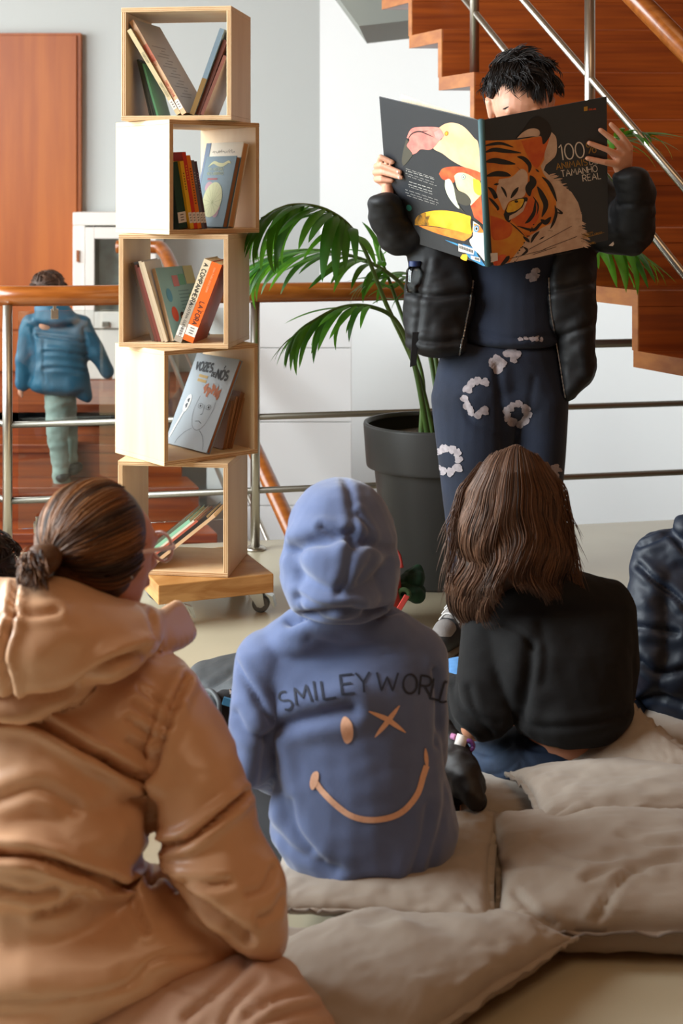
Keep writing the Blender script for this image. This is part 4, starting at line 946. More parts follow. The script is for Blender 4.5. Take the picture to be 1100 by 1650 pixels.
# trunk and legs under the clothes
els += [[E(838, 285, 4.02, 78, 22, .06), E(838, 330, 4.02, 70, 40, .085)], [E(830, 330, 4.02, 70, 40, .085), E(815, 560, 4.0, 62, 30, .075)]]
els += chain([E(775, 600, 4.0, 42, 40, .07), E(760, 800, 3.98, 28, 30, .05), E(748, 990, 4.0, 18, 14, .035)]) + chain([E(860, 600, 4.0, 42, 40, .07), E(875, 800, 4.0, 28, 30, .05), E(880, 970, 4.1, 18, 14, .035)])
bme = blob(els, .0032, 3); body = new_obj('body', bme, M_skin, smooth=True); adopt(rd, body)
eyes(rd, HC, HF, 1.06)
# brows
for k in (1, -1):
    fh = Vector((0, -1, 0)); c0 = HC+HF.normalized()*.0835+Vector((k*.034, -.002, .012))
    adopt(rd, new_obj('eyebrow', tube(spline([c0+Vector((-.02*k, -.004, -.002)), c0+Vector((0, -.002, .004)), c0+Vector((.02*k, .006, -.002))], 8), [.0022, .003, .0032, .0034, .0034, .003, .0028, .002, .001], 8), mat('brow', '#1d1512', .8)))
# nails on the fingers that show them
for x, y, an_ in ((633, 259, .7), (645.5, 275, .55), (647.5, 284, .5)):
    p_ = hl(x, y, fr*1.75); nn = -nL
    me_ = lathe([(0, .0012), (.003, .0009), (.0042, 0)], 12); o_ = new_obj('nail', me_, M_nail, smooth=True); adopt(rd, o_)
    o_.matrix_basis = Matrix.Translation(p_) @ nn.to_track_quat('Z', 'Y').to_matrix().to_4x4()
# hair: thick cap, tousled top
cap = blob([[E(838, 128, 3.985, 45, 30, .080), E(838, 142, 4.02, 48, 36, .07)], [E(838, 170, 4.045, 44, 26, .042), E(838, 140, 4.03, 49, 38, .058)], [E(792, 138, 3.96, 6, 22, .025), E(802, 122, 3.98, 14, 18, .045)], [E(885, 142, 3.97, 6, 24, .025), E(876, 124, 3.98, 14, 18, .045)], [E(838, 116, 3.93, 34, 14, .025), E(838, 128, 3.97, 40, 20, .05)]], .004, 4)
wrinkle(cap, .004, 45, (1, 1, 1), 2.0, True); tone_cap(cap, .08); adopt(rd, new_obj('hair', cap, H_black, smooth=True))
rs = np.random.RandomState(31); paths = []; tones = []
cc_ = np.array(P(838, 140, 3.985)); rr_ = np.array([.086, .088, .080])
for i in range(4200):
    d = rnd_dirs(1, rs)[0]
    if d[2] < -.42 or (d[1] < -.45 and d[2] < .30) or (d[2] < -.05 and d[1] < -.1 and rs.rand() < .5): continue
    ck = np.floor(d*4.5+.3*np.sin(d[[1, 2, 0]]*9)); h = np.sin(ck.dot([12.9, 78.2, 37.7]))*43758.5; h -= np.floor(h); h2 = np.sin(ck.dot([39.3, 11.1, 83.1]))*24634.6; h2 -= np.floor(h2)
    p = cc_+d*rr_*rs.uniform(.96, 1.0); n_ = d/rr_; n_ /= np.linalg.norm(n_)
    front = max(0.0, -d[1])
    tg_ = np.array([.75*(h-.35), -.55-.4*front+.5*(h2-.5), .15 if d[2] > .5 else -.7]); tg_ -= n_*tg_.dot(n_); tg_ /= np.linalg.norm(tg_)+1e-9
    sd_ = np.cross(n_, tg_); L_ = (.050+.030*h2)*rs.uniform(.75, 1.1)*(.4 if d[2] < .0 else (.65 if d[2] < .25 else 1))
    t = np.linspace(0, 1, 12)[:, None]; up_ = (.55+.55*h)*(1 if d[2] > .2 else .35)
    q = p+tg_*L_*t+n_*L_*(up_*t-(.62+.25*h2)*t*t)+sd_*L_*.30*np.sin(t*3.2+h*6)*t
    paths.append(q); tones.append(np.clip(.32+.5*(h-.5)+rs.randn()*.2, 0, 1))
for i in range(420):                                      # fringe falling on the forehead
    k = rs.rand(); x0 = 800+70*k+rs.randn()*4; st = np.array(P(x0, 104+rs.uniform(-6, 8), 3.905+.03*abs(k-.5)))
    xe = x0+(12 if k > .55 else -10)+rs.randn()*4; ye = (166 if .68 < k < .95 else 142 if k > .5 else 138)+rs.uniform(-12, 6)
    en = np.array(P(xe, ye, 3.892)); md = (st+en)/2+np.array([0, -.026, .016]); t = np.linspace(0, 1, 12)[:, None]
    paths.append((1-t)**2*st+2*t*(1-t)*md+t*t*en); tones.append(np.clip(.3+rs.randn()*.2, 0, 1))
adopt(rd, new_obj('hair_strands', strands_mesh(paths, .0012, tones), H_black))
# ---- sweatshirt and trousers
M_navy = mat('navy_fleece', '#162034', 0.9, col2='#121a2b', nscale=12, sheen=.05, bump=.12, bscale=420)
M_print = mat('flower_print', '#a39a9c', 0.85, col2='#8d8487', nscale=90)
M_jblack = mat('black_nylon', '#121214', 0.62, bump=.05, bscale=40, spec=.35)
M_zip = mat('zip_metal', '#9a9a98', .35, metal=1.0)
sw = garment('sweatshirt', [[E(838, 290, 4.02, 88, 25, .075), E(830, 380, 4.0, 80, 40, .105)], [E(830, 380, 4.0, 80, 40, .105), E(825, 500, 3.985, 78, 45, .105)], [E(825, 500, 3.985, 78, 45, .105), E(825, 546, 3.985, 80, 18, .118)]], M_navy, rd, .006, 5, wr=((.003, 10, (1, 1, .5)),), cr=(([(760, 530), (820, 545), (890, 540)], 4, .004),))
tr = garment('trousers', [[E(808, 570, 3.99, 98, 25, .115), E(770, 640, 3.985, 76, 40, .115)], [E(808, 570, 3.99, 98, 25, .115), E(868, 640, 3.99, 48, 40, .11)], [E(770, 640, 3.985, 76, 40, .115), E(868, 640, 3.99, 48, 40, .11)]]
             + chain([E(768, 640, 3.98, 74, 40, .115), E(762, 740, 3.96, 58, 40, .10), E(766, 830, 3.96, 50, 40, .085), E(764, 920, 3.97, 38, 30, .07), E(758, 985, 3.99, 30, 16, .06)])
             + chain([E(870, 640, 3.99, 46, 40, .11), E(868, 740, 3.98, 42, 40, .095), E(866, 830, 3.99, 36, 40, .08), E(872, 920, 4.05, 32, 30, .065), E(876, 965, 4.08, 28, 16, .06)]), M_navy, rd, .006, 6,
             wr=((.004, 9, (1, 1, .4)),), cr=(([(800, 590), (808, 660), (812, 740)], 7, .010), ([(745, 640), (760, 680), (800, 700)], 6, .004), ([(860, 610), (850, 680)], 6, .004)))
tree = bvh(tr.data); pt_ = Print(lambda x, y, li: hit(tree, x, y, .0012+li), 3)
def flower(cx, cy, rx, ry, n, b, a0=0, a1=360, P_=None):
    for k in range(n):
        w = math.radians(a0+(a1-a0)*k/n)
        for j in range(3): (P_ or pt_).disc(cx+rx*math.cos(w)+rs_.uniform(-3, 3), cy+ry*math.sin(w)+rs_.uniform(-3, 3), b*rs_.uniform(.7, 1.1), b*rs_.uniform(.6, 1.0), M_print, rs_.uniform(0, .0006), rs_.random()*3, .12, 12)
flower(832, 668, 18, 15, 9, 6.5); flower(721, 741, 19, 20, 10, 6.5); flower(770, 640, 20, 26, 9, 6.5, 60, 330); flower(800, 586, 8, 8, 4, 8); flower(826, 571, 8, 6, 4, 7); flower(693, 590, 4, 18, 6, 5); flower(893, 758, 5, 8, 4, 5); flower(700, 830, 6, 8, 4, 5)
o_ = pt_.build('trouser_print', rd); o_.matrix_parent_inverse = Matrix.Translation(-rd.location)
tree2 = bvh(sw.data); ps = Print(lambda x, y, li: hit(tree2, x, y, .0012+li), 3)
flower(858, 446, 5, 4, 4, 4.5, P_=ps); flower(862, 436, 2, 2, 2, 4.5, P_=ps); flower(845, 545, 9, 1, 5, 3, P_=ps); flower(865, 546, 6, 1, 4, 3, P_=ps)
o_ = ps.build('sweatshirt_print', rd); o_.matrix_parent_inverse = Matrix.Translation(-rd.location)
# ---- open puffer jacket
jk = garment('puffer_jacket', [
    [E(745, 285, 4.03, 40, 35, .085), E(705, 400, 4.0, 52, 50, .095)], [E(705, 400, 4.0, 50, 50, .095), E(704, 495, 3.97, 54, 50, .10), E(745, 480, 3.93, 20, 60, .05)], [E(704, 495, 3.97, 54, 50, .10), E(700, 552, 3.96, 48, 24, .10), E(738, 550, 3.92, 16, 24, .05)],
    [E(930, 285, 4.03, 40, 35, .085), E(920, 400, 4.0, 40, 50, .095)], [E(920, 400, 4.0, 40, 50, .095), E(922, 500, 3.97, 38, 55, .10), E(893, 480, 3.92, 12, 55, .045)], [E(922, 500, 3.97, 38, 55, .10), E(932, 585, 3.97, 28, 40, .10), E(912, 620, 3.94, 10, 25, .05)],
    [E(838, 290, 4.10, 110, 35, .05), E(825, 420, 4.12, 110, 60, .05), E(822, 570, 4.13, 118, 40, .045)],
    [E(838, 262, 4.08, 42, 20, .045), E(838, 300, 4.1, 80, 25, .05)]]
    + chain([E(742, 295, 4.02, 42, 42, .075), E(685, 372, 3.98, 44, 38, .07), E(644, 378, 3.96, 40, 34, .06), E(622, 348, 3.92, 31, 26, .054), E(619, 327, 3.885, 27, 16, .046)])
    + chain([E(932, 295, 4.02, 46, 44, .078), E(985, 370, 3.95, 46, 40, .075), E(1016, 368, 3.91, 41, 44, .066), E(1026, 320, 3.83, 31, 36, .06), E(1016, 286, 3.775, 31, 17, .056)]), M_jblack, rd, .0055, 5,
    wr=((.005, 14, (1, 1, 1), 1.0), (.003, 26, (.7, 1, 1.4), 5.0)),
    cr=(([(655, 470), (700, 478), (765, 470)], 4, .007, .004), ([(652, 545), (700, 552), (742, 548)], 4, .006, .003), ([(885, 470), (960, 455)], 4, .006, .003), ([(895, 545), (962, 520)], 4, .006, .003), ([(690, 420), (680, 470), (672, 540)], 4, .004, .002), ([(1000, 330), (1056, 330)], 4, .005, .002), ([(960, 380), (1050, 395)], 4, .004)))
tj = bvh(jk.data)
def bead_line(pts, r, m, nm, par):
    q = [hit(tj, x, y, r*.6) for x, y in smooth_line(pts, 60)]; q = [p for p in q if p is not None]
    if len(q) > 3:
        rr = [r*(1 if i % 2 else .6) for i in range(len(q))]; o = new_obj(nm, tube(q, rr, 6), m); o.parent = par
bead_line([(763, 432), (758, 480), (748, 530), (739, 576)], .0032, M_zip, 'zip', jk); bead_line([(884, 432), (888, 500), (900, 570), (911, 640)], .003, M_zip, 'zip', jk)
adopt(rd, new_obj('strap', prism([P(664, 535, 3.88), P(674, 535, 3.88), P(671, 588, 3.88), P(660, 592, 3.88)], (0, .003, 0)), M_jblack, bevel=.001))
# ---- shoes
M_shg = mat('shoe_grey', '#7a7572', .8, bump=.1, bscale=200); M_shb = mat('shoe_black', '#17181a', .6); M_sole = mat('shoe_sole', '#5d554b', .7)
def shoe(fx, fy, yaw):
    R = Matrix.Translation((fx, fy, 0)) @ Matrix.Rotation(yaw, 4, 'Z')
    def L(x, y, z): return R @ Vector((x, y, z))
    sh_ = garment('shoe', [[S(L(0, -.15, .048), .036), S(L(0, -.10, .052), .043)], [S(L(0, -.10, .05), .043), S(L(0, .02, .06), .040), S(L(0, -.02, .085), .03)], [S(L(0, .02, .06), .04), S(L(0, .06, .06), .036), S(L(0, .04, .11), .034)]], M_shb, rd, .004, 3)
    so_ = garment('sole', [[S(L(.0, -.155, .016), (.040, .03, .015)), S(L(0, -.09, .016), (.047, .04, .015)), S(L(0, .06, .016), (.038, .04, .015))]], M_sole, None, .004, 1); so_.parent = sh_
    tp = garment('toe_panel', [[S(L(0, -.148, .058), .0325), S(L(0, -.118, .066), .034)]], M_shg, None, .004, 2); tp.parent = sh_
    tg = garment('tongue', [[S(L(0, -.07, .085), .026), S(L(0, -.02, .125), .022)]], M_shg, None, .004, 2); tg.parent = sh_
    for k in range(4):
        y = -.085+.022*k; z = .105+.010*k
        lc = new_obj('lace', tube(spline([L(-.03, y, z-.02), L(-.012, y, z), L(.012, y-.004, z), L(.03, y-.004, z-.02)], 8), .003, 6), mat('lace_white', '#bdbab6', .8)); lc.parent = sh_
shoe(0.335, 4.04, -.42); shoe(0.585, 4.12, .35)
# ================================================================== child in the blue hooded sweatshirt
M_hood = mat('blue_fleece', '#5b6a90', 0.92, col2='#546286', nscale=14, sheen=.35, bump=.10, bscale=380)
M_pinkp = mat('peach_print', '#e3b394', 0.8, col2='#d6a384', nscale=160, lo=.45, hi=.8); M_darkp = mat('dark_print', '#252b3c', 0.8)
M_blackc = mat('black_cloth', '#17171a', 0.9, bump=.08, bscale=300)
hd = thing('person', 'child in blue hooded sweatshirt with a winking smile on the back, hood up', 'person', (0.02, 2.62, 0.06))
hc = P(548, 872, 2.64); hf = Vector((.0, 1, -.05))
els = head_els(hc, hf, .94)+[[E(547, 1065, 2.68, 95, 24, .04), E(560, 1150, 2.63, 90, 60, .075)], [E(560, 1150, 2.63, 90, 60, .075), E(590, 1370, 2.66, 95, 40, .085)]]
els += chain([E(420, 1075, 2.64, 25, 25, .035), E(402, 1215, 2.60, 22, 22, .03), E(440, 1235, 2.82, 18, 18, .025), E(480, 1240, 2.92, 14, 18, .02)])+chain([E(680, 1065, 2.64, 25, 25, .035), E(698, 1205, 2.66, 20, 22, .03), E(650, 1235, 2.86, 16, 16, .024), E(610, 1240, 2.94, 14, 18, .02)])
els += chain([E(500, 1370, 2.7, 45, 40, .06), E(400, 1310, 2.95, 38, 34, .05), E(520, 1300, 3.02, 28, 24, .04)])+chain([E(670, 1370, 2.7, 45, 40, .06), E(740, 1290, 2.98, 38, 34, .05), E(600, 1290, 3.04, 28, 24, .04)])
adopt(hd, new_obj('body', blob(els, .006, 3), M_skin, smooth=True))
hood = garment('sweatshirt', [
    [E(547, 862, 2.615, 88, 94, .125), E(546, 930, 2.60, 97, 52, .125)], [E(546, 930, 2.60, 97, 52, .125), E(550, 968, 2.585, 86, 24, .11)], [E(546, 905, 2.555, 66, 66, .11), E(548, 955, 2.54, 66, 36, .10)],
    [E(550, 985, 2.62, 78, 26, .08), E(445, 1052, 2.64, 48, 36, .07), E(655, 1043, 2.64, 48, 36, .07)],
    [E(440, 1062, 2.64, 58, 46, .08), E(660, 1056, 2.64, 58, 46, .08), E(560, 1110, 2.60, 130, 60, .10)],
    [E(560, 1110, 2.60, 138, 60, .10), E(580, 1240, 2.585, 138, 60, .125)], [E(580, 1240, 2.585, 138, 60, .125), E(586, 1335, 2.59, 154, 50, .14)], [E(586, 1335, 2.59, 154, 50, .14), E(600, 1395, 2.585, 128, 42, .13)], [E(600, 1395, 2.585, 128, 42, .13), E(620, 1425, 2.575, 92, 24, .115)]]
    + chain([E(430, 1072, 2.62, 56, 52, .07), E(411, 1150, 2.58, 43, 50, .06), E(405, 1222, 2.57, 40, 42, .058), E(436, 1245, 2.72, 34, 32, .05), E(455, 1240, 2.84, 26, 26, .035)])
    + chain([E(668, 1066, 2.63, 54, 52, .07), E(688, 1150, 2.63, 33, 50, .055), E(690, 1215, 2.66, 32, 36, .05), E(655, 1240, 2.82, 28, 26, .04)]), M_hood, hd, .0052, 5,
    wr=((.0035, 8, (1, 1, .6), 3.0), (.0022, 20, (.7, 1, 1.3), 9.0)),
    cr=(([(552, 767), (562, 793), (566, 830), (564, 868)], 5, .005, .003), ([(474, 884), (510, 874), (556, 870), (570, 880)], 9, .011, .007), ([(570, 876), (600, 882), (636, 884)], 8, .009, .005), ([(477, 890), (487, 925), (520, 948), (560, 955), (600, 935), (622, 905)], 9, .008, .005),
        ([(520, 850), (545, 862), (562, 858)], 4, .006, .003), ([(575, 830), (590, 855), (585, 875)], 4, .005, .003), ([(560, 895), (556, 930), (545, 955)], 5, .006, .003), ([(590, 900), (575, 935)], 5, .005, .002),
        ([(466, 1002), (500, 990), (554, 986), (600, 988), (640, 980)], 7, .018, .004), ([(485, 960), (520, 975), (570, 978)], 5, .007, .004), ([(374, 1057), (392, 1090), (409, 1115), (432, 1160)], 5, .007, .004), ([(420, 1300), (424, 1260), (428, 1210), (436, 1180), (474, 1163), (530, 1150), (565, 1143)], 10, .011, .007),
        ([(440, 1200), (450, 1260), (470, 1330), (500, 1370)], 8, .006, .004), ([(420, 1300), (445, 1340), (480, 1375), (540, 1400)], 8, .007, .004), ([(470, 1290), (480, 1340), (520, 1385)], 6, .005), ([(380, 1150), (400, 1180), (430, 1190)], 6, .005, .003), ([(700, 1080), (706, 1140), (704, 1200)], 5, .008, .003), ([(690, 1300), (680, 1360), (660, 1420)], 7, .006, .003),
        ([(720, 1260), (712, 1320), (690, 1400)], 6, .005, .002), ([(500, 1030), (560, 1045), (640, 1038)], 9, .004, .002), ([(560, 1430), (600, 1420), (660, 1430)], 6, .005, .003)))
th_ = bvh(hood.data); ph = Print(lambda x, y, li: hit(th_, x, y, .0014+li), 2.5)
def letter(ch, x, y, h, ang, ws, P_, m, w):
    gw, st = GL[ch]; c, s = math.cos(ang), math.sin(ang)
    for line in st: P_.ribbon([(x+a*h*ws*c-b*h*s, y-(a*h*ws*s+b*h*c)) for a, b in line], w, m)
for ch, x, y, h, ang, ws in (('S', 458, 1146, 30, .38, 1.0), ('M', 478, 1137, 28, .25, 1.15), ('I', 508, 1129, 31, .15, 1.0), ('L', 521, 1127, 29, .15, 1.5), ('E', 551, 1119, 30, .12, 1.35), ('Y', 575, 1117, 32, .08, 1.1), ('W', 606, 1113, 29, -.02, 1.25), ('O', 648, 1117, 31, -.06, 1.0), ('R', 674, 1119, 31, -.12, 1.0), ('L', 692, 1125, 33, -.2, .9), ('D', 707, 1130, 33, -.25, .7)):
    letter(ch, x, y, h, ang, ws, ph, M_darkp, 3.4)
lt_ = ph.build('back_lettering'); lt_['kind'] = 'stuff'; adopt(hd, lt_)
def h6(q): return [(340+a/2.391, 1050+b/2.391) for a, b in q]
def hp(): return Print(lambda x, y, li: hit(th_, x, y, .0014+li), 2.5)
ph = hp(); e_ = h6([(523, 303)])[0]; ph.disc(e_[0], e_[1], 10, 21.5, M_pinkp, 0, -.12, .03, 28, 6); adopt(hd, ph.build('printed_eye'))
ph = hp(); ph.ribbon(h6([(606, 230), (680, 262), (748, 312)]), 8.5, M_pinkp, 0, True); ph.ribbon(h6([(724, 208), (680, 268), (630, 330)]), 8.5, M_pinkp, .0004, True); adopt(hd, ph.build('printed_cross'))
ph = hp(); ph.ribbon(h6([(404, 505), (430, 540), (480, 590), (540, 632), (610, 648), (690, 638), (750, 605), (795, 545), (815, 480), (828, 440)]), 9.5, M_pinkp, 0, False, True)
e_ = h6([(398, 495)])[0]; ph.disc(e_[0], e_[1], 6.5, 15.5, M_pinkp, .0004, .25, .03, 24, 4); ph.ribbon(h6([(830, 450), (826, 410), (823, 372)]), 6.5, M_pinkp, .0004, True); adopt(hd, ph.build('printed_smile'))
garm = garment('trousers', [[E(540, 1400, 2.66, 80, 36, .10), E(650, 1400, 2.66, 80, 36, .10)], [E(470, 1415, 2.66, 30, 26, .06), E(520, 1410, 2.66, 50, 34, .08)]] + chain([E(500, 1370, 2.72, 55, 50, .075), E(405, 1300, 2.97, 46, 42, .06), E(520, 1290, 3.05, 34, 30, .05)]) + chain([E(670, 1370, 2.72, 55, 50, .075), E(735, 1285, 3.0, 42, 38, .06), E(600, 1285, 3.07, 34, 30, .05)]), M_blackc, hd, .007, 4)
# ================================================================== child in the tan puffer jacket, nearest
M_tan = mat('tan_nylon', '#cfa481', 0.36, col2='#c99c78', nscale=5, bump=.10, bscale=22, bstretch=(1, 1, 1), spec=.6)
M_tanp = mat('beige_cotton', '#c39f88', 0.85, col2='#ba967e', nscale=8, bump=.08, bscale=300)
tn = thing('person', 'child with a ponytail in a tan puffer jacket, nearest the camera', 'person', (-0.40, 2.15, 0.0))
tc_ = P(160, 876, 2.25); tf = Vector((.70, .71, -.05))
els = head_els(tc_, tf, 1.0)+[[E(90, 1120, 2.22, 130, 40, .07), E(90, 1250, 2.2, 120, 60, .09)], [E(90, 1250, 2.2, 120, 60, .09), E(100, 1500, 2.18, 130, 50, .10)]]
els += chain([E(270, 1130, 2.22, 36, 36, .04), E(345, 1330, 2.16, 32, 32, .035), E(420, 1480, 2.14, 22, 22, .025), E(440, 1535, 2.16, 12, 14, .014)])+chain([E(-100, 1150, 2.22, 36, 36, .04), E(-160, 1350, 2.25, 32, 32, .035), E(-60, 1480, 2.5, 22, 22, .025)])
els += chain([E(60, 1600, 2.15, 80, 50, .08), E(400, 1660, 2.05, 50, 45, .06), E(120, 1690, 2.2, 40, 34, .05)])+chain([E(-60, 1600, 2.2, 80, 50, .08), E(-250, 1600, 2.5, 50, 45, .06), E(0, 1620, 2.55, 36, 30, .045)])
adopt(tn, new_obj('body', blob(els, .005, 3), M_skin2, smooth=True))
jt = garment('puffer_jacket', [
    # thick hood lying on the shoulders
    [E(-40, 1015, 2.16, 70, 80, .13), E(70, 1020, 2.10, 110, 85, .12)], [E(70, 1020, 2.10, 110, 85, .12), E(165, 1025, 2.14, 85, 60, .12)], [E(165, 1025, 2.14, 80, 58, .12), E(228, 1020, 2.22, 36, 36, .09)], [E(-40, 1100, 2.14, 80, 50, .12), E(80, 1075, 2.12, 80, 52, .10)],
    # shoulders and back
    [E(-110, 1150, 2.24, 70, 70, .10), E(70, 1150, 2.20, 190, 85, .15), E(262, 1130, 2.25, 52, 66, .10)], [E(70, 1150, 2.20, 190, 85, .15), E(60, 1235, 2.17, 182, 60, .165)],
    [E(50, 1310, 2.14, 190, 78, .185), E(60, 1350, 2.14, 180, 72, .185)], [E(70, 1430, 2.15, 160, 60, .18), E(60, 1340, 2.15, 160, 60, .18)],
    [E(60, 1490, 2.12, 210, 82, .19), E(150, 1500, 2.12, 165, 82, .18)], [E(40, 1550, 2.12, 200, 66, .19), E(180, 1505, 2.12, 150, 70, .17)], [E(220, 1490, 2.12, 120, 68, .15), E(350, 1508, 2.13, 45, 34, .08)], [E(350, 1508, 2.13, 45, 30, .08), E(408, 1522, 2.13, 8, 6, .03)]]
    + [[E(272, 1140, 2.23, 60, 66, .095), E(315, 1230, 2.18, 76, 70, .10)], [E(318, 1250, 2.17, 80, 66, .10), E(335, 1320, 2.15, 86, 60, .105)], [E(345, 1370, 2.13, 86, 60, .105), E(385, 1430, 2.11, 80, 56, .095)], [E(335, 1310, 2.15, 82, 60, .10), E(350, 1380, 2.13, 82, 50, .10)], [E(388, 1430, 2.11, 78, 52, .09), E(425, 1490, 2.11, 46, 44, .07)], [E(425, 1490, 2.11, 46, 40, .07), E(440, 1512, 2.12, 30, 24, .055)]]
    + [[E(248, 1000, 2.32, 10, 16, .02), E(283, 984, 2.40, 10, 14, .02), E(306, 1020, 2.40, 8, 10, .02), E(262, 1040, 2.30, 10, 12, .02), E(236, 1020, 2.28, 14, 26, .03)]]
    + chain([E(-100, 1150, 2.24, 70, 70, .10), E(-170, 1350, 2.26, 80, 80, .10), E(-80, 1480, 2.48, 55, 55, .07)]), M_tan, tn, .0062, 5,
    wr=((.008, 6, (1, 1, 1), 4.0), (.0028, 16, (1, 1, 1.5), 2.0)),
    cr=(([(-20, 1122), (60, 1122), (110, 1112), (170, 1075), (230, 1052)], 7, .022, .011), ([(25, 935), (20, 1000), (5, 1060), (25, 1110)], 4, .012, .008), ([(-10, 1000), (20, 990), (60, 990), (90, 985)], 5, .006, .004), ([(300, 1095), (270, 1160), (250, 1240), (240, 1275)], 5, .014, .008), ([(-10, 1155), (60, 1165), (150, 1215), (238, 1262)], 6, .019, .012),
        ([(-10, 1375), (60, 1382), (150, 1412), (205, 1428)], 6, .021, .013), ([(250, 1362), (300, 1355), (360, 1310), (395, 1280)], 5, .017, .011), ([(245, 1275), (243, 1330), (248, 1400), (240, 1425)], 8, .018, .006), ([(205, 1428), (260, 1412), (300, 1440), (360, 1485), (400, 1510)], 7, .018, .006),
        ([(205, 1430), (215, 1460), (235, 1500)], 5, .007, .004), ([(0, 1615), (100, 1612), (200, 1590), (250, 1545), (330, 1535)], 6, .006), ([(300, 1420), (340, 1425), (365, 1422)], 6, .007, .004), ([(400, 1440), (425, 1430), (440, 1400)], 5, .006, .003), ([(415, 1480), (440, 1470), (455, 1445)], 5, .006, .003),
        ([(205, 1160), (235, 1180), (262, 1195)], 4, .005, .003), ([(215, 1135), (250, 1160), (275, 1172)], 4, .005, .003), ([(205, 1195), (230, 1210), (250, 1225)], 4, .005, .003), ([(225, 1110), (260, 1135), (285, 1145)], 4, .005, .003), ([(165, 1215), (200, 1250), (235, 1275)], 5, .007, .004), ([(-5, 1290), (60, 1270), (120, 1300)], 9, .006, .005), ([(0, 1430), (50, 1440), (90, 1432)], 6, .007, .005), ([(60, 1470), (110, 1455), (140, 1430)], 6, .007, .004), ([(250, 1030), (262, 1050)], 4, .006), ([(243, 985), (248, 1020), (246, 1045)], 4, .012, .004)))
garment('trousers', chain([E(40, 1640, 2.10, 120, 70, .11), E(250, 1625, 2.06, 120, 75, .11), E(420, 1640, 2.03, 95, 80, .10), E(490, 1690, 2.02, 62, 62, .085)]) + [[E(340, 1600, 2.07, 85, 55, .10), E(430, 1610, 2.04, 70, 48, .09)], [E(430, 1700, 2.05, 90, 60, .09), E(100, 1720, 2.15, 80, 50, .08)]] + chain([E(-60, 1610, 2.2, 100, 60, .09), E(-250, 1600, 2.5, 70, 55, .07), E(0, 1620, 2.58, 50, 42, .06)]), M_tanp, tn, .0062, 6,
        wr=((.005, 8, (1, 1, 1), 6.0), (.002, 22, (1, 1, 1.4), 1.0)), cr=(([(240, 1575), (300, 1600), (360, 1612), (430, 1622)], 3, .004, .002), ([(300, 1640), (350, 1600), (400, 1550)], 6, .007, .004), ([(400, 1640), (450, 1610), (500, 1600)], 6, .006, .004), ([(420, 1650), (480, 1630), (530, 1625)], 6, .006, .004), ([(80, 1615), (130, 1635), (150, 1650)], 3, .004), ([(360, 1650), (380, 1620), (420, 1580)], 5, .005, .003)))
# ponytail
capm = blob([[E(150, 862, 2.235, 86, 86, .105), E(166, 890, 2.27, 70, 72, .085)], [E(150, 862, 2.235, 86, 86, .105), E(130, 900, 2.22, 72, 60, .085)], [E(165, 930, 2.235, 52, 40, .06), E(145, 900, 2.22, 60, 50, .08)]], .005, 5)
tone_cap(capm, .25); adopt(tn, new_obj('hair', capm, H_high, smooth=True))
rs = np.random.RandomState(11); c0 = np.array(P(150, 868, 2.24)); R0 = np.array([.0865, .108, .091])
Td = np.array([-.60, -.79, -.12]); Td /= np.linalg.norm(Td); paths = []; tones = []
fd = np.array([.74, .66, .10]); fd /= np.linalg.norm(fd)
k = 0
while len(paths) < 2600:
    d = rnd_dirs(1, rs)[0]; a = math.acos(np.clip(d.dot(Td), -1, 1))
    if a < .35 or d.dot(fd) > .62 or d[2] < -.62: continue
    t = np.linspace(0, 1, 14)[:, None]; s = np.sin((1-t)*a)/math.sin(a)*d+np.sin(t*a)/math.sin(a)*Td
    lift = 1.0+.012*rs.rand()+.02*np.sin(t*math.pi*rs.uniform(1, 2))*rs.rand()
    p = c0+s*R0*lift*(1-.05*t**4)+rs.randn(3)*.0008
    paths.append(p); band = math.sin(math.atan2(d[2], d[0]-d[1])*9+rs.randn()*.25); tones.append(np.clip(.34+.22*band+rs.randn()*.14+.12*d[2], 0, 1))
for _ in range(420):                                       # tail below the band
    w = rs.rand()*6.28; r = .018*math.sqrt(rs.rand()); st = c0+Td*R0*1.02+np.array([r*math.cos(w)*.6, -.005, r*math.sin(w)])
    en = np.array(P(40+rs.uniform(-14, 40), 930+rs.uniform(-20, 25), 2.05+rs.uniform(-.02, .07))); t = np.linspace(0, 1, 14)[:, None]
    md = (st+en)/2+np.array([-.012, -.03, .03])+rs.randn(3)*.006
    paths.append((1-t)**2*st+2*t*(1-t)*md+t*t*en); tones.append(np.clip(.42+rs.randn()*.2, 0, 1))
adopt(tn, new_obj('hair_strands', strands_mesh(paths, .0013, tones), H_high))
tp = Vector(c0+Td*R0*1.03); a_, b_ = frame_of(Vector(Td))
adopt(tn, new_obj('hair_tie', tube([tp+(a_*math.cos(w)+b_*math.sin(w))*.017 for w in np.linspace(0, 6.2832, 20)], .0052, 8), mat('hair_tie_blue', '#1b2027', .7), smooth=True))
ttl = blob([[S(tp, .018), E(70, 900, 2.1, 30, 24, .03), E(50, 925, 2.1, 24, 22, .03)]], .004, 3); tone_cap(ttl, .3); adopt(tn, new_obj('ponytail', ttl, H_high, smooth=True))
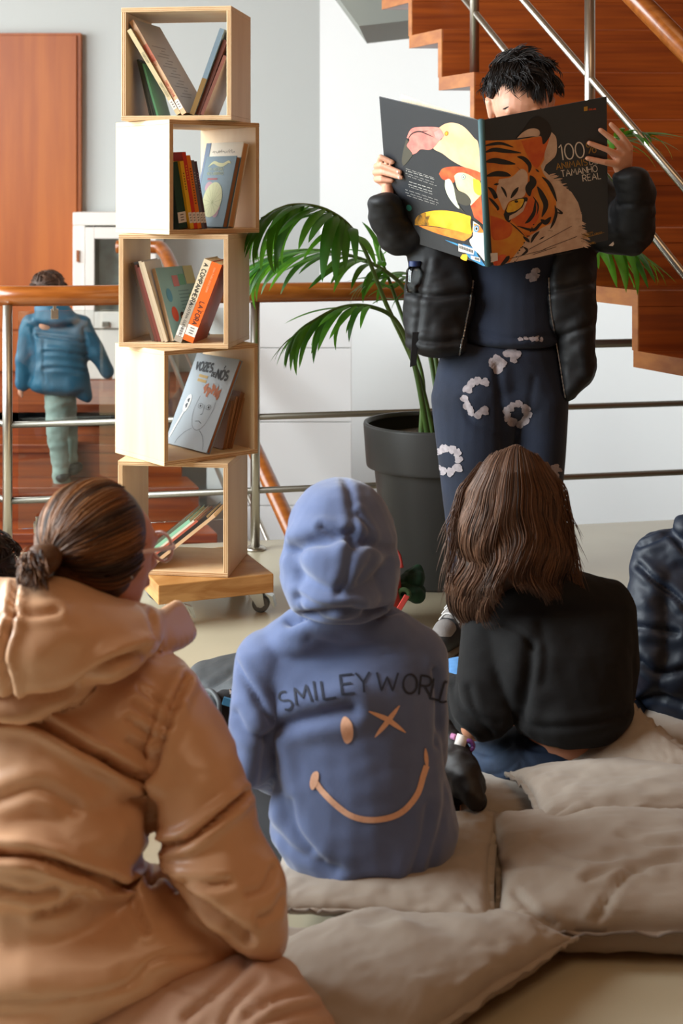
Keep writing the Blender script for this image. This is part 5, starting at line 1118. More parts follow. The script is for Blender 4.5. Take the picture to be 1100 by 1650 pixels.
# clear pink glasses, seen from behind
M_frame = glass_mat('pink_acetate', '#e7b9c4', .1); fh = Vector((tf.x, tf.y, 0)).normalized(); rt = fh.cross(UP); ec = tc_+fh*.098-UP*.016
gr_ = []
for k in (1, -1):
    cc = ec+rt*k*.034; gr_.append(tube([cc+(rt*math.cos(w)*.027+UP*math.sin(w)*.023) for w in np.linspace(0, 6.2832, 22)], .0028, 8))
    gr_.append(tube([ec+rt*k*.062+UP*.008, ec+rt*k*.078+UP*.008-fh*.01, tc_+rt*k*.083-fh*.005+UP*.0], .0035, 8))
adopt(tn, new_obj('glasses', join_meshes(gr_), mat('pink_clear_plastic', '#e2c3c8', .15, spec=.6), smooth=True))
adopt(tn, new_obj('earring', lathe([(0, -.003), (.0026, -.0015), (.003, 0), (.0026, .0015), (0, .003)], 12, tc_+rt*.083-UP*.038), M_zip, smooth=True))
# ================================================================== long-haired child in the black sweater
M_swt = mat('black_rib_knit', '#131212', 0.88, bump=.25, bscale=160, bstretch=(1, 1, 9), sheen=.03, spec=.25)
M_jean = mat('dark_denim', '#24364f', 0.85, col2='#1b2a40', nscale=25, bump=.15, bscale=500); M_stitch = mat('denim_stitch', '#8a6a44', .8)
gs = thing('person', 'long haired child in cropped black sweater and jeans seated on cushions', 'person', (0.38, 3.05, 0.08))
gc = P(826, 806, 3.12); gf = Vector((-.35, .93, -.25))
els = head_els(gc, gf, 1.0)+[[E(880, 985, 3.14, 75, 22, .04), E(885, 1060, 3.10, 80, 50, .06)], [E(885, 1060, 3.10, 80, 50, .06), E(915, 1195, 3.065, 70, 32, .085)]]
els += chain([E(800, 985, 3.12, 26, 26, .035), E(765, 1170, 3.02, 24, 24, .03), E(722, 1115, 3.22, 18, 18, .024), E(745, 1098, 3.28, 14, 12, .016)])+chain([E(985, 980, 3.14, 26, 26, .035), E(1000, 1140, 3.14, 22, 24, .03), E(900, 1140, 3.34, 18, 18, .024)])
els += chain([S(P(745, 1098, 3.28), .016), S(P(742, 1092, 3.30), .009), S(P(738, 1096, 3.31), .007)])+chain([S(P(745, 1098, 3.28), .016), S(P(750, 1090, 3.30), .009), S(P(745, 1088, 3.32), .007)])
els += chain([E(860, 1215, 3.1, 50, 36, .06), E(760, 1130, 3.38, 34, 32, .05), E(860, 1120, 3.5, 24, 22, .035)])+chain([E(960, 1215, 3.1, 50, 36, .06), E(1010, 1130, 3.4, 34, 32, .05), E(900, 1120, 3.52, 24, 22, .035)])
adopt(gs, new_obj('body', blob(els, .0055, 3), M_skin2, smooth=True))
garment('sweater', [[E(850, 935, 3.125, 64, 28, .095), E(800, 985, 3.12, 52, 42, .07), E(975, 978, 3.14, 48, 44, .07)], [E(800, 990, 3.12, 50, 42, .07), E(972, 985, 3.14, 50, 44, .07), E(895, 1060, 3.08, 122, 60, .12)], [E(895, 1060, 3.08, 122, 60, .12), E(918, 1140, 3.05, 104, 45, .125)], [E(918, 1140, 3.05, 104, 45, .125), E(918, 1168, 3.055, 86, 22, .115)]]
        + chain([E(798, 990, 3.12, 52, 44, .065), E(782, 1080, 3.07, 46, 48, .06), E(778, 1150, 3.03, 47, 42, .06), E(738, 1135, 3.12, 34, 42, .05), E(722, 1112, 3.22, 22, 26, .04)]) + chain([E(978, 985, 3.14, 48, 48, .065), E(998, 1070, 3.12, 34, 48, .06), E(985, 1140, 3.15, 36, 36, .055), E(920, 1140, 3.32, 30, 28, .045)]), M_swt, gs, .0055, 5,
        wr=((.004, 9, (1, 1, .7), 5.0), (.0018, 24, (1, 1, 1), 2.0)), cr=(([(768, 998), (800, 1003), (840, 1022), (860, 1045)], 3, .004, .002), ([(855, 1040), (850, 1090), (838, 1150)], 9, .014, .006), ([(832, 1158), (880, 1172), (960, 1165), (1010, 1150)], 5, .005, .003), ([(720, 1120), (728, 1160), (760, 1190)], 5, .006, .004), ([(735, 1105), (745, 1140), (790, 1180)], 5, .007, .004), ([(755, 1110), (770, 1150), (800, 1165)], 5, .005, .003), ([(870, 1010), (880, 1050), (875, 1100)], 8, .005, .003)))
garment('jeans', [[E(862, 1212, 3.075, 74, 36, .112), E(950, 1214, 3.08, 60, 26, .105)], [E(850, 1225, 3.07, 75, 36, .10), E(800, 1225, 3.12, 46, 34, .09)]] + chain([E(830, 1222, 3.12, 62, 40, .08), E(770, 1190, 3.28, 44, 40, .07), E(742, 1100, 3.45, 34, 36, .055), E(850, 1110, 3.55, 28, 26, .045)]) + chain([E(960, 1210, 3.12, 50, 34, .075), E(1015, 1130, 3.42, 40, 36, .055), E(900, 1115, 3.56, 28, 26, .045)]), M_jean, gs, .0055, 5,
        wr=((.003, 14, (1, 1, 1), 3.0),), cr=(([(842, 1180), (850, 1205), (900, 1212), (950, 1205)], 3, .004, .002), ([(780, 1250), (810, 1245), (835, 1225), (840, 1235)], 3, .003), ([(760, 1205), (790, 1215), (820, 1200)], 5, .005, .003), ([(835, 1195), (850, 1225), (880, 1250)], 4, .004)))
tjn = bvh(gs.children[-1].data); pj = Print(lambda x, y, li: hit(tjn, x, y, .001+li), 3)
for q in ([(790, 1252), (812, 1246), (834, 1228), (842, 1246)], [(838, 1184), (846, 1206)], [(850, 1206), (900, 1216), (945, 1212)], [(852, 1196), (900, 1205)], [(768, 1206), (800, 1210), (815, 1205)]): pj.ribbon(q, 1.0, M_stitch, 0, False, True)
adopt(gs, pj.build('stitching'))
# hair
capg = blob([[E(830, 800, 3.12, 62, 62, .085), E(824, 850, 3.10, 74, 52, .085)], [E(824, 850, 3.10, 74, 52, .085), E(800, 910, 3.09, 56, 46, .07)], [E(824, 850, 3.10, 70, 50, .08), E(868, 900, 3.08, 36, 30, .05)], [E(778, 930, 3.09, 36, 36, .05), E(768, 965, 3.09, 26, 18, .035)], [E(830, 920, 3.10, 36, 22, .045), E(800, 900, 3.09, 46, 36, .06)]], .006, 6)
wrinkle(capg, .006, 30, (1, 1, .15), 2.0); tone_cap(capg, .2); adopt(gs, new_obj('hair', capg, H_brown, smooth=True))
ys = np.array([712, 724, 745, 790, 850, 900, 950, 1010]); xl = np.array([806, 786, 768, 747, 735, 732, 729, 734]); xr = np.array([860, 872, 886, 903, 911, 916, 922, 930])
paths = []; tones = []; rs = np.random.RandomState(21)
locks = []
for i in range(150):
    q = -1+2*(i+.5)/150+rs.uniform(-.01, .01)
    locks.append((q, .16*math.sin(q*4.2)+.11*rs.rand()+.3*(q > -.3), np.interp(q, [-1, -.75, -.45, -.2, 0, .3, .6, .85, 1], [1000, 1012, 1000, 945, 925, 940, 962, 950, 915])+rs.uniform(-22, 12), rs.uniform(16.5, 19), rs.uniform(8, 12), rs.randn()*.12))
for i in range(9000):
    q0, h, ye, lam, am, tn_ = locks[rs.randint(150)]; far = rs.rand() < .14
    spread = rs.randn()*.055; t = np.linspace(0, 1, 30)
    y0 = 716+30*abs(q0)**1.5*rs.uniform(.5, 1.4)+rs.exponential(9); ye = ye+rs.uniform(-42, 12); y = y0+(ye-y0)*t
    q = np.clip(q0+spread*(1.15-.35*t), -1.0, 1.0)
    L_, R_ = np.interp(y, ys, xl), np.interp(y, ys, xr)
    q2 = q*(0.8+.2*np.minimum(1, t*3.2)); x = (L_+R_)/2+q2*(R_-L_)/2
    grow = np.clip((y-790)/130, 0, 1); x = x+am*grow*np.sin((y-780)/lam+h*6.28)+rs.randn()*1.0*t
    dep = .110*np.sqrt(np.maximum(.0, 1-q2*q2))*np.interp(y, [712, 760, 820, 900, 960, 1010], [.5, .88, 1, 1.04, 1.0, .85])
    if q0 > -.3: dep = dep+.03*np.clip((y-880)/70, 0, 1)
    if q0 < -.45: dep = dep*(1-.30*np.clip((y-900)/60, 0, 1))
    Y = (3.12-dep*(1+.02*rs.randn())+.008*grow*np.cos((y-780)/lam+h*6.28)) if not far else 3.13+dep*.7
    paths.append(np.stack([(x-550)/F*Y, Y, HE-(y-HOR)/F*Y], 1)); tones.append(np.clip(.45+tn_+rs.randn()*.16, 0, 1))
for i in range(160):                                        # loose wisps
    q = rs.choice([-1, 1])*rs.uniform(.9, 1.1); t = np.linspace(0, 1, 30); ye = rs.uniform(860, 985); y = 744+(ye-744)*t
    L_, R_ = np.interp(y, ys, xl), np.interp(y, ys, xr); x = (L_+R_)/2+q*(.8+.2*np.minimum(1, t*3.2))*(R_-L_)/2+rs.uniform(4, 22)*t**3*np.sign(q)+4*np.sin(y/23+rs.rand()*6); Y = 3.1-.03*t
    paths.append(np.stack([(x-550)/F*Y, Y+0*x, HE-(y-HOR)/F*Y], 1)); tones.append(.5)
adopt(gs, new_obj('hair_strands', strands_mesh(paths, .0009, tones), H_brown))
# ================================================================== child in the navy puffer at the right edge
M_nvy = mat('navy_nylon', '#162031', 0.55, col2='#131b29', nscale=6, bump=.06, bscale=40, spec=.4)
nv = thing('person', 'child in a dark navy puffer jacket cut off at the right edge', 'person', (0.85, 3.35, 0.08))
nc = P(1190, 770, 3.42); nf = Vector((-.3, .95, -.1))
els = head_els(nc, nf, 1.0)+[[E(1150, 930, 3.42, 85, 30, .06), E(1140, 1120, 3.4, 80, 50, .08)]]+chain([E(1060, 920, 3.42, 28, 28, .035), E(1050, 1060, 3.36, 24, 24, .03), E(1080, 1100, 3.56, 20, 20, .025)])+chain([E(1245, 920, 3.42, 28, 28, .035), E(1260, 1060, 3.4, 24, 24, .03), E(1200, 1100, 3.58, 20, 20, .025)])+chain([E(1110, 1150, 3.4, 48, 34, .06), E(1050, 1100, 3.7, 34, 30, .05), E(1150, 1090, 3.78, 24, 22, .035)])+chain([E(1190, 1150, 3.4, 48, 34, .06), E(1260, 1090, 3.7, 34, 30, .05), E(1160, 1085, 3.8, 24, 22, .035)])
adopt(nv, new_obj('body', blob(els, .0065, 3), M_skin2, smooth=True))
garment('puffer_jacket', [[E(1075, 905, 3.40, 54, 50, .08), E(1235, 905, 3.40, 54, 50, .08), E(1155, 880, 3.40, 60, 36, .08)], [E(1120, 848, 3.38, 36, 24, .05), E(1190, 848, 3.38, 36, 24, .05), E(1155, 870, 3.40, 60, 26, .08)], [E(1075, 915, 3.40, 52, 46, .08), E(1235, 915, 3.40, 52, 46, .08), E(1150, 1000, 3.36, 122, 60, .13)],
        [E(1150, 1000, 3.36, 122, 60, .13), E(1145, 1080, 3.34, 122, 44, .14)], [E(1150, 1110, 3.35, 122, 40, .14), E(1150, 1140, 3.35, 112, 36, .14)]]
        + [[E(1068, 905, 3.40, 48, 50, .075), E(1048, 960, 3.36, 40, 40, .07)], [E(1046, 975, 3.35, 42, 40, .07), E(1050, 1050, 3.32, 42, 44, .068)], [E(1050, 1075, 3.32, 42, 40, .066), E(1066, 1120, 3.36, 46, 36, .066)], [E(1070, 1130, 3.36, 44, 30, .06), E(1100, 1100, 3.56, 36, 34, .05)]]
        + chain([E(1240, 910, 3.4, 48, 50, .07), E(1265, 1050, 3.38, 42, 44, .065), E(1200, 1100, 3.58, 34, 34, .05)]), M_nvy, nv, .006, 4, wr=((.006, 12, (1, 1, 1), 2.0), (.003, 28, (1, 1, 1.3), 6.0)),
        cr=(([(1030, 912), (1055, 935), (1090, 962), (1110, 985)], 4, .009, .005), ([(1028, 880), (1060, 868), (1080, 862), (1105, 890)], 4, .007, .003), ([(1012, 1010), (1040, 1012), (1090, 1020)], 5, .007, .004), ([(1030, 1065), (1060, 1085), (1100, 1080)], 5, .008, .004), ([(1030, 1130), (1060, 1120), (1100, 1135)], 5, .007, .004), ([(1078, 822), (1080, 850), (1100, 872)], 5, .007, .003)))
sn = lathe([(0, .004), (.006, .003), (.0085, 0)], 16); o_ = new_obj('snap_button', sn, M_zip, smooth=True); adopt(nv, o_); o_.matrix_basis = Matrix.Translation(P(1051, 1096, 3.252)) @ Matrix.Rotation(math.radians(90), 4, 'X')
garment('trousers', [[E(1110, 1150, 3.42, 58, 40, .08), E(1190, 1150, 3.42, 58, 40, .08)]]+chain([E(1110, 1150, 3.42, 58, 42, .08), E(1050, 1095, 3.72, 42, 38, .06), E(1150, 1085, 3.8, 32, 30, .05)])+chain([E(1190, 1150, 3.42, 58, 42, .08), E(1260, 1085, 3.72, 42, 38, .06), E(1160, 1080, 3.82, 32, 30, .05)]), M_blackc, nv, .008, 3)
cp = blob([[S(nc+Vector((0, -.015, .02)), .088), S(nc+Vector((0, -.035, -.03)), .07)]], .006, 4); tone_cap(cp, .2); adopt(nv, new_obj('hair', cp, H_dk, smooth=True)); short_hair('hair_strands', nc+Vector((0, -.012, .01)), (.09, .095, .095), nv, H_dk, 700, .05, 6, face=(-.3, .95, 0), lowz=-.5)
# ================================================================== child at the left edge, only hair in view
lc_ = thing('person', 'child at the left edge, only dark brown hair above the tan jacket', 'person', (-0.72, 2.75, 0.0))
lcc = P(-34, 935, 2.76); els = head_els(lcc, (.5, .86, -.1), .98)+[[E(-60, 1100, 2.78, 90, 30, .06), E(-60, 1350, 2.78, 90, 50, .08)]]+chain([E(20, 1100, 2.78, 26, 26, .035), E(40, 1230, 2.75, 22, 22, .03), E(60, 1240, 2.95, 18, 18, .024)])+chain([E(-145, 1100, 2.78, 26, 26, .035), E(-170, 1230, 2.75, 22, 22, .03), E(-120, 1240, 2.95, 18, 18, .024)])+chain([E(-20, 1350, 2.8, 40, 34, .06), E(60, 1290, 3.05, 34, 30, .05), E(-40, 1280, 3.1, 24, 22, .035)])+chain([E(-100, 1350, 2.8, 40, 34, .06), E(-180, 1290, 3.05, 34, 30, .05), E(-80, 1280, 3.12, 24, 22, .035)])
adopt(lc_, new_obj('body', blob(els, .0065, 3), M_skin2, smooth=True))
garment('sweatshirt', [[E(-50, 1030, 2.77, 42, 26, .065), E(-60, 1085, 2.78, 80, 24, .07)], [E(-60, 1075, 2.78, 50, 22, .06), E(15, 1105, 2.78, 40, 36, .06), E(-135, 1105, 2.78, 40, 36, .06)], [E(15, 1110, 2.78, 40, 36, .06), E(-135, 1110, 2.78, 40, 36, .06), E(-60, 1200, 2.77, 100, 60, .10)], [E(-60, 1200, 2.77, 100, 60, .10), E(-60, 1350, 2.78, 110, 50, .12)]]+chain([E(15, 1108, 2.78, 38, 38, .055), E(40, 1230, 2.75, 34, 34, .05), E(60, 1240, 2.95, 26, 26, .04)])+chain([E(-135, 1108, 2.78, 38, 38, .055), E(-170, 1230, 2.75, 34, 34, .05), E(-120, 1240, 2.95, 26, 26, .04)]), mat('grey_marl', '#4b4e55', .9), lc_, .008, 4)
garment('trousers', chain([E(-20, 1350, 2.8, 50, 42, .075), E(60, 1290, 3.07, 42, 38, .06), E(-40, 1280, 3.12, 32, 30, .045)])+chain([E(-100, 1350, 2.8, 50, 42, .075), E(-180, 1290, 3.07, 42, 38, .06), E(-80, 1280, 3.14, 32, 30, .045)])+[[E(-20, 1350, 2.8, 50, 40, .08), E(-100, 1350, 2.8, 50, 40, .08)]], M_blackc, lc_, .008, 3)
cp = blob([[S(lcc+Vector((-.01, -.01, .015)), .085), S(lcc+Vector((-.01, -.03, -.03)), .07)], [S(lcc+Vector((-.02, -.032, -.02)), .07), S(lcc+Vector((-.03, -.045, -.075)), .045)]], .006, 4); tone_cap(cp, .3); adopt(lc_, new_obj('hair', cp, H_dk, smooth=True)); short_hair('hair_strands', lcc+Vector((-.006, -.006, .005)), (.088, .092, .092), lc_, H_dk, 1100, .045, 9, face=(.5, .86, 0), lowz=-.55, r=.0014)
# ================================================================== child on the far stairs
M_teal = mat('teal_nylon', '#1f5f7a', .5, col2='#1b5670', nscale=8, bump=.1, bscale=25); M_mint = mat('mint_cotton', '#8fa39a', .85, col2='#83978e', nscale=10); M_backp = mat('strap_dark', '#2a3138', .7)
bs = thing('person', 'child in a teal quilted jacket and pale trousers on the far stairs', 'person', (-1.42, 7.22, -0.19))
bc = P(78, 470, 7.22); els = head_els(bc, (.1, .99, 0), .92)+[[E(92, 515, 7.22, 32, 8, .05), E(95, 600, 7.22, 30, 20, .06)]]
els += chain([E(48, 520, 7.22, 9, 9, .03), E(40, 575, 7.2, 8, 8, .025), E(36, 618, 7.2, 6, 6, .02), E(33, 632, 7.19, 5, 6, .016), E(36, 640, 7.19, 2.5, 3, .008)])+chain([E(130, 525, 7.22, 9, 9, .03), E(155, 570, 7.22, 8, 8, .025), E(172, 600, 7.25, 6, 6, .02), E(178, 608, 7.25, 4, 5, .014)])
els += chain([E(90, 640, 7.22, 16, 14, .05), E(93, 710, 7.2, 12, 12, .04), E(98, 770, 7.22, 8, 8, .03)])+chain([E(104, 640, 7.25, 14, 14, .05), E(112, 700, 7.36, 10, 10, .035), E(116, 745, 7.30, 7, 7, .025)])
adopt(bs, new_obj('body', blob(els, .009, 3), M_skin, smooth=True))
garment('quilted_jacket', [[E(52, 520, 7.22, 16, 14, .06), E(132, 522, 7.22, 16, 14, .06), E(92, 510, 7.22, 30, 12, .06)], [E(50, 530, 7.22, 8, 14, .06), E(130, 530, 7.22, 12, 14, .06), E(94, 570, 7.2, 44, 30, .10)], [E(94, 570, 7.2, 44, 30, .10), E(98, 622, 7.2, 50, 16, .11)], [E(84, 498, 7.19, 30, 12, .07), E(92, 514, 7.18, 38, 12, .08)], [E(130, 625, 7.2, 18, 14, .06), E(142, 640, 7.2, 8, 10, .04)]]
        + chain([E(48, 522, 7.22, 15, 16, .05), E(40, 575, 7.2, 15, 20, .05), E(36, 618, 7.2, 12, 14, .04)])+chain([E(132, 524, 7.22, 16, 16, .05), E(155, 568, 7.22, 15, 16, .05), E(172, 598, 7.25, 11, 12, .04)]), M_teal, bs, .009, 3, wr=((.006, 12, (1, 1, 1), 1.0),),
        cr=(([(60, 540), (95, 545), (138, 552)], 2, .010, .005), ([(70, 567), (100, 568), (138, 573)], 2, .010, .005), ([(70, 594), (100, 593), (140, 598)], 2, .010, .005), ([(70, 548), (70, 590), (72, 615)], 2, .007), ([(52, 530), (54, 570), (50, 610)], 2.5, .012), ([(134, 530), (140, 560), (142, 590)], 2.5, .010)))
garment('trousers', chain([E(92, 640, 7.22, 21, 20, .075), E(93, 700, 7.2, 17, 20, .06), E(98, 750, 7.21, 14, 18, .05), E(99, 778, 7.22, 14, 10, .05)])+chain([E(104, 640, 7.25, 18, 18, .07), E(112, 700, 7.36, 13, 16, .05), E(117, 738, 7.30, 9, 12, .04)])+[[E(92, 638, 7.22, 21, 16, .075), E(105, 638, 7.24, 18, 16, .07)]], M_mint, bs, .009, 3, wr=((.006, 18, (1, 1, 2), 3.0),))
for (x, y, Y) in ((100, 790, 7.20), (118, 756, 7.27)):
    p = P(x, y, Y); p.z = -.19+.03 if y > 780 else p.z
    adopt(bs, new_obj('shoe', blob([[S(p, (.035, .05, .03)), S(p+Vector((.0, .09, -.002)), (.035, .05, .026))]], .006, 2), M_shb, smooth=True))
cp = blob([[S(bc+Vector((0, -.005, .02)), .088), S(bc+Vector((0, -.02, -.01)), .08)]], .007, 3); tone_cap(cp, .35); adopt(bs, new_obj('hair', cp, H_brown, smooth=True)); short_hair('hair_strands', bc+Vector((0, -.006, .012)), (.089, .092, .093), bs, H_brown, 700, .04, 4, face=(0, 1, 0), lowz=-.4, r=.002)
# ------------------------------------------------------------------ floor cushions
M_cush = mat('taupe_cotton', '#a4988b', 0.9, col2='#9b8e80', nscale=5, bump=.10, bscale=420, sheen=.15); M_seam = mat('cushion_zip', '#6f6257', .8)
def cushion(label, c, w, l, th, rz, tilt=(0, 0), seed=0.0, dents=(), base=0.0, ears=.02, sharp=.5, group='taupe floor cushions', n=80, zipside=None, flange=.012, cr=()):
    M = Matrix.Translation(Vector(c)) @ Matrix.Rotation(math.radians(rz), 4, 'Z') @ Matrix.Rotation(math.radians(tilt[0]), 4, 'X') @ Matrix.Rotation(math.radians(tilt[1]), 4, 'Y')
    u, v = np.meshgrid(np.linspace(-1, 1, n), np.linspace(-1, 1, n)); u = np.sin(u*math.pi/2*.985)/math.sin(math.pi/2*.985); v = np.sin(v*math.pi/2*.985)/math.sin(math.pi/2*.985)
    pin = 1-.07*(1-v*v)*np.abs(u)**3; pin2 = 1-.07*(1-u*u)*np.abs(v)**3
    X = u*pin*w/2; Yv = v*pin2*l/2
    prof = np.clip((1-np.abs(u)**3.2)*(1-np.abs(v)**3.2), 0, 1)**sharp
    allv = []; edge = 1-np.maximum(np.abs(u), np.abs(v))
    for s in (1, -1):
        Z = s*th/2*prof
        p = np.stack([X, Yv, Z], -1).reshape(-1, 3)
        q = np.stack([X*9+seed, Yv*9+s*3, np.full_like(X, seed)], -1).reshape(-1, 3)
        ed = np.clip(edge.reshape(-1)*3, 0, 1)
        wv = vnoise(q)*.016+vnoise(q*2.3+5)*.012+(.25-np.abs(vnoise(q*1.7+11)))*.012
        # puckers running in from the seam
        fr_ = vnoise(np.stack([(X*38+seed).ravel()*(np.abs(v) > np.abs(u)).ravel()+(Yv*38+seed).ravel()*(np.abs(v) <= np.abs(u)).ravel(), (edge*4).ravel(), np.full(X.size, seed+s)], -1))
        p[:, 2] += s*(wv*ed*(th/.12)+.014*fr_*np.clip(edge.ravel()*9, 0, 1)*np.exp(-(edge.ravel()/.22)**2))
        p[:, 2] += .006*vnoise(np.stack([X.ravel()*14, Yv.ravel()*14, np.full(X.size, seed)], -1))*(1-ed)
        allv.append(p)
    V = np.concatenate(allv); Mn = np.array(M); V = V @ Mn[:3, :3].T+Mn[:3, 3]
    for (dx, dy, r, a) in dents:
        V[:, 2] -= a*np.exp(-(((V[:, 0]-dx)**2+(V[:, 1]-dy)**2)/r**2))
    V[:, 2] = np.maximum(V[:, 2], base+.001+.0*V[:, 2])
    f = []; N = n*n
    for i in range(n-1):
        for j in range(n-1):
            a = i*n+j; f.append((a, a+1, a+n+1, a+n)); f.append((N+a, N+a+n, N+a+n+1, N+a+1))
    rim = [j for j in range(n)]+[i*n+n-1 for i in range(1, n)]+[(n-1)*n+j for j in range(n-2, -1, -1)]+[i*n for i in range(n-2, 0, -1)]
    for a, b in zip(rim, rim[1:]+rim[:1]): f.append((a, N+a, N+b, b))
    me = fix_normals(mesh(V, f))
    wrinkle(me, .0022, 42, (1, 1, 1), seed, True)
    if cr: creases(me, cr)
    root = thing('cushion', label, 'cushion', (c[0], c[1], max(base, 0)), group)
    cv = new_obj('cover', me, M_cush, smooth=True); adopt(root, cv)
    # stitched flange along the rim
    ctr = V.mean(0); R = (V[rim]+V[[r+N for r in rim]])/2; out = R-ctr; out[:, 2] *= .3; out /= np.linalg.norm(out, axis=1)[:, None]
    nn = vnoise(np.stack([np.arange(len(rim))*.7+seed, np.zeros(len(rim)), np.zeros(len(rim))], -1))
    O = R+out*flange; O[:, 2] += nn*.010; O[:, 2] = np.maximum(O[:, 2], base+.002); R2 = R-out*.004
    k = len(rim); fv = np.concatenate([R2+[0, 0, .0025], O+[0, 0, .0018], O-[0, 0, .0012], R2-[0, 0, .0025]]); ff = []
    for i in range(k):
        j = (i+1) % k
        for s in range(3): ff.append((s*k+i, s*k+j, (s+1)*k+j, (s+1)*k+i))
    adopt(root, new_obj('seam_flange', fix_normals(mesh(fv, ff)), M_cush, smooth=True))
    zs = [Vector(O[i])+Vector((0, 0, .0025)) for i in range(int(k*.02), int(k*.20))]
    if zipside is not None: zs = [Vector(O[i % k])+Vector((0, 0, .002)) for i in range(int(k*zipside), int(k*(zipside+.2)))]
    adopt(root, new_obj('zip', tube(zs, .0022, 6), M_seam))
    return root
cushion('large flat cushion at the front, its corner pointing right', (.082, 2.262, .05), .52, .33, .105, 47, (0, 0), 1.0, base=0, sharp=.42, zipside=.76, dents=((.12, 2.50, .13, .05),), cr=(([(560, 1520), (620, 1545), (660, 1590)], 6, .005, .004), ([(640, 1500), (700, 1520), (760, 1510)], 6, .005, .003), ([(600, 1600), (680, 1610), (720, 1580)], 5, .004, .003), ([(740, 1600), (800, 1560), (870, 1530)], 4, .004, .003)))
cushion('thin squashed cushion under the child in the blue hood', (.085, 2.585, .072), .39, .43, .06, -8, (0, 0), 2.3, dents=((.03, 2.68, .16, .03),), base=.004, sharp=.4)
cushion('thick plump cushion lying at the right front', (.575, 2.54, .056), .62, .41, .125, -3, (0, 0), 3.7, base=0, sharp=.34, cr=(([(800, 1400), (870, 1390), (930, 1400)], 5, .006, .004), ([(960, 1480), (1000, 1420), (1060, 1390), (1100, 1385)], 5, .006, .004), ([(870, 1350), (920, 1380), (990, 1385)], 6, .005, .004), ([(1000, 1345), (1050, 1360), (1100, 1358)], 5, .005, .003), ([(830, 1440), (860, 1470), (890, 1490)], 5, .005, .003), ([(940, 1420), (1000, 1400), (1050, 1410)], 4, .004, .003)))
cushion('cushion lying on the back of the plump right cushion', (.66, 2.835, .080), .60, .30, .085, 4, (-4, 0), 4.1, base=.005, sharp=.40)
cushion('cushion in front of the jeans of the long haired child', (.36, 2.97, .026), .40, .36, .05, 12, (0, 0), 5.9, base=0, dents=((.42, 3.1, .14, .02),), sharp=.42)
cushion('propped cushion behind the waist of the long haired child', (.56, 2.96, .082), .28, .26, .06, 25, (10, -28), 6.6, base=.005, sharp=.42)
cushion('cushion at the right edge under the navy jacket', (.84, 3.20, .035), .46, .42, .08, 10, (0, 0), 7.2, base=0, sharp=.42)
cushion('cushion under the tan jacket child, covered by the beige trousers', (-.30, 2.13, .05), .62, .46, .10, 5, (0, 0), 8.8, base=0, dents=((-.3, 2.1, .3, .03),), sharp=.42)
# ------------------------------------------------------------------ coats and small things on the floor
bj = thing('black_jacket', 'black jacket sleeve with ribbed cuff lying between the two seated children', 'jacket', (.26, 2.88, 0.0))
slv = garment('sleeve', chain([E(715, 1180, 2.95, 16, 22, .04), E(728, 1222, 2.88, 32, 30, .05), E(750, 1255, 2.80, 30, 30, .045), E(768, 1284, 2.76, 17, 18, .03)]) + [[E(700, 1230, 2.95, 30, 60, .04), E(728, 1225, 2.9, 30, 40, .05)], [E(690, 1290, 2.95, 30, 28, .05), E(740, 1270, 2.86, 26, 26, .04)]], mat('brownish_black_nylon', '#16110f', .6, bump=.15, bscale=40), bj, .005, 3, wr=((.008, 16, (1, 1, 1), 3.0), (.004, 34, (1, 1, 1), 1.0)))
cfb = garment('cuff', chain([E(758, 1282, 2.775, 18, 15, .03), E(772, 1290, 2.765, 13, 14, .028)]), M_blackc, bj, .004, 2, cr=tuple(([(752+5*k, 1268), (756+5*k, 1304)], 1.4, .003) for k in range(5)))
gj = thing('grey_jacket', 'dark grey jacket heaped on the floor between tan and blue children', 'jacket', (-.27, 3.25, 0.0))
M_gj = mat('dark_grey_nylon', '#3d4144', .55, bump=.15, bscale=30)
garment('shell', [[E(330, 1100, 3.35, 34, 30, .10), E(392, 1085, 3.38, 50, 26, .10), E(380, 1110, 3.3, 50, 24, .10)], [E(350, 1120, 3.3, 40, 36, .10), E(400, 1130, 3.25, 40, 40, .10)]], M_gj, gj, .006, 5, wr=((.006, 14, (1, 1, 1), 5.0),), cr=(([(330, 1112), (360, 1095), (375, 1085)], 4, .006, .003),))
garment('lining', [[E(350, 1165, 3.16, 26, 48, .05), E(378, 1150, 3.2, 20, 40, .06)]], M_blackc, gj, .006, 4, wr=((.008, 22, (1, 1, 1), 5.0),))
adopt(gj, new_obj('edge_binding', tube(spline([P(326, 1114, 3.2), P(340, 1114, 3.16), P(352, 1130, 3.13), P(353, 1152, 3.12), P(349, 1168, 3.12)], 20), .006, 8), M_gj, smooth=True), new_obj('blue_tab', box_mesh(-.02, .02, -.004, .004, -.008, .008, Matrix.Translation(P(373, 1133, 3.12)) @ Matrix.Rotation(.3, 4, 'Y')), mat('blue_tab', '#2f6e94', .6)), new_obj('white_tab', prism([P(369, 1111, 3.15), P(375, 1116, 3.15), P(370, 1119, 3.15)], (0, .004, 0)), M_label))
rb = thing('red_bag', 'red cloth bag mostly hidden behind the blue hood', 'bag', (.18, 4.2, 0.0))
garment('bag_body', [[E(600, 905, 4.2, 42, 20, .08), E(600, 965, 4.18, 48, 20, .10)]], mat('red_cloth', '#b03328', .8, col2='#9c2a24', nscale=20), rb, .006, 3, wr=((.006, 16, (1, 1, 1), 5.0),))
adopt(rb, new_obj('handle', tube(spline([P(580, 892, 4.18), P(590, 872, 4.16), P(615, 872, 4.16), P(640, 890, 4.14), P(647, 915, 4.12)], 16), .006, 8), MATS['red_cloth'], smooth=True), new_obj('strap_end', prism([P(636, 985, 4.05), P(646, 985, 4.05), P(660, 962, 4.05), P(652, 958, 4.05)], (0, .006, 0)), MATS['red_cloth'], bevel=.002))
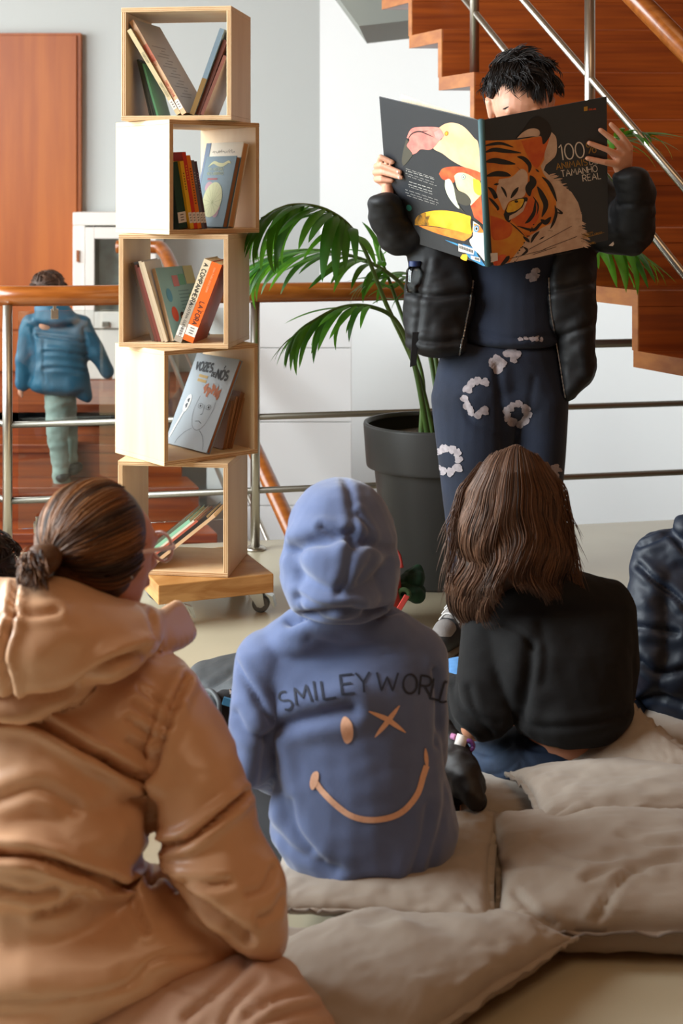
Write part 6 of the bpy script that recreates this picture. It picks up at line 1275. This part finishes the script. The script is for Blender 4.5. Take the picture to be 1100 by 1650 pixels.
gsc = thing('green_scarf', 'crumpled dark green scarf on the floor beside the plant pot', 'scarf', (.24, 4.25, 0.0))
garment('cloth', [[E(662, 935, 4.25, 16, 18, .05), E(670, 930, 4.25, 14, 14, .05)], [E(650, 955, 4.2, 20, 14, .05), E(666, 955, 4.22, 16, 12, .05)]], mat('dark_green_knit', '#123a1e', .9, col2='#0d2a17', nscale=30), gsc, .005, 3, wr=((.010, 26, (1, 1, 1), 3.0),))
adopt(gsc, new_obj('rolled_end', tube([P(650+9*math.cos(w), 958+8*math.sin(w), 4.14) for w in np.linspace(0, 6.28, 16)], .007, 8), mat('olive_knit', '#3a4f2a', .9), smooth=True))
dn = tag(garment('folded_denim', [[E(738, 1082, 3.36, 32, 18, .06), E(738, 1120, 3.36, 34, 30, .07)]], mat('light_denim', '#4f82b8', .9, col2='#5b8fc4', nscale=60, bump=.2, bscale=400), None, .006, 4, wr=((.004, 12, (1, 1, 1), 5.0),)), 'light blue denim cloth in front of the black sweater sleeve', 'cloth')
dn.name = 'folded_denim'
tr_ = thing('tape_roll', 'small white and purple tape roll on the dark jeans', 'tape', tuple(P(748, 1197, 2.87)))
adopt(tr_, new_obj('band', tube([P(734, 1192, 2.875), P(751, 1198, 2.87)], .013, 18), M_label, smooth=True), new_obj('ring', tube([P(754, 1202, 2.865)+Vector((.010*math.cos(w), 0, .010*math.sin(w))) for w in np.linspace(0, 6.2832, 18)], .005, 8), mat('purple_plastic', '#6f3f86', .4), smooth=True), new_obj('pink_end', tube([P(727, 1186, 2.88), P(733, 1188, 2.875)], .006, 10), mat('pink_plastic', '#c987b4', .4)))
bt = thing('water_bottle', 'clear bottle with blue cap tucked beside the black jacket', 'bottle', tuple(P(668, 440, 3.93)))
adopt(bt, new_obj('bottle', lathe([(0, -.06), (.022, -.06), (.024, -.05), (.024, 0), (.016, .012), (0, .012)], 20, P(668, 436, 3.92)), M_glass, smooth=True), new_obj('cap', lathe([(0, .012), (.016, .012), (.016, .026), (0, .026)], 20, P(668, 436, 3.92)), mat('blue_cap', '#1d2f5c', .4)))
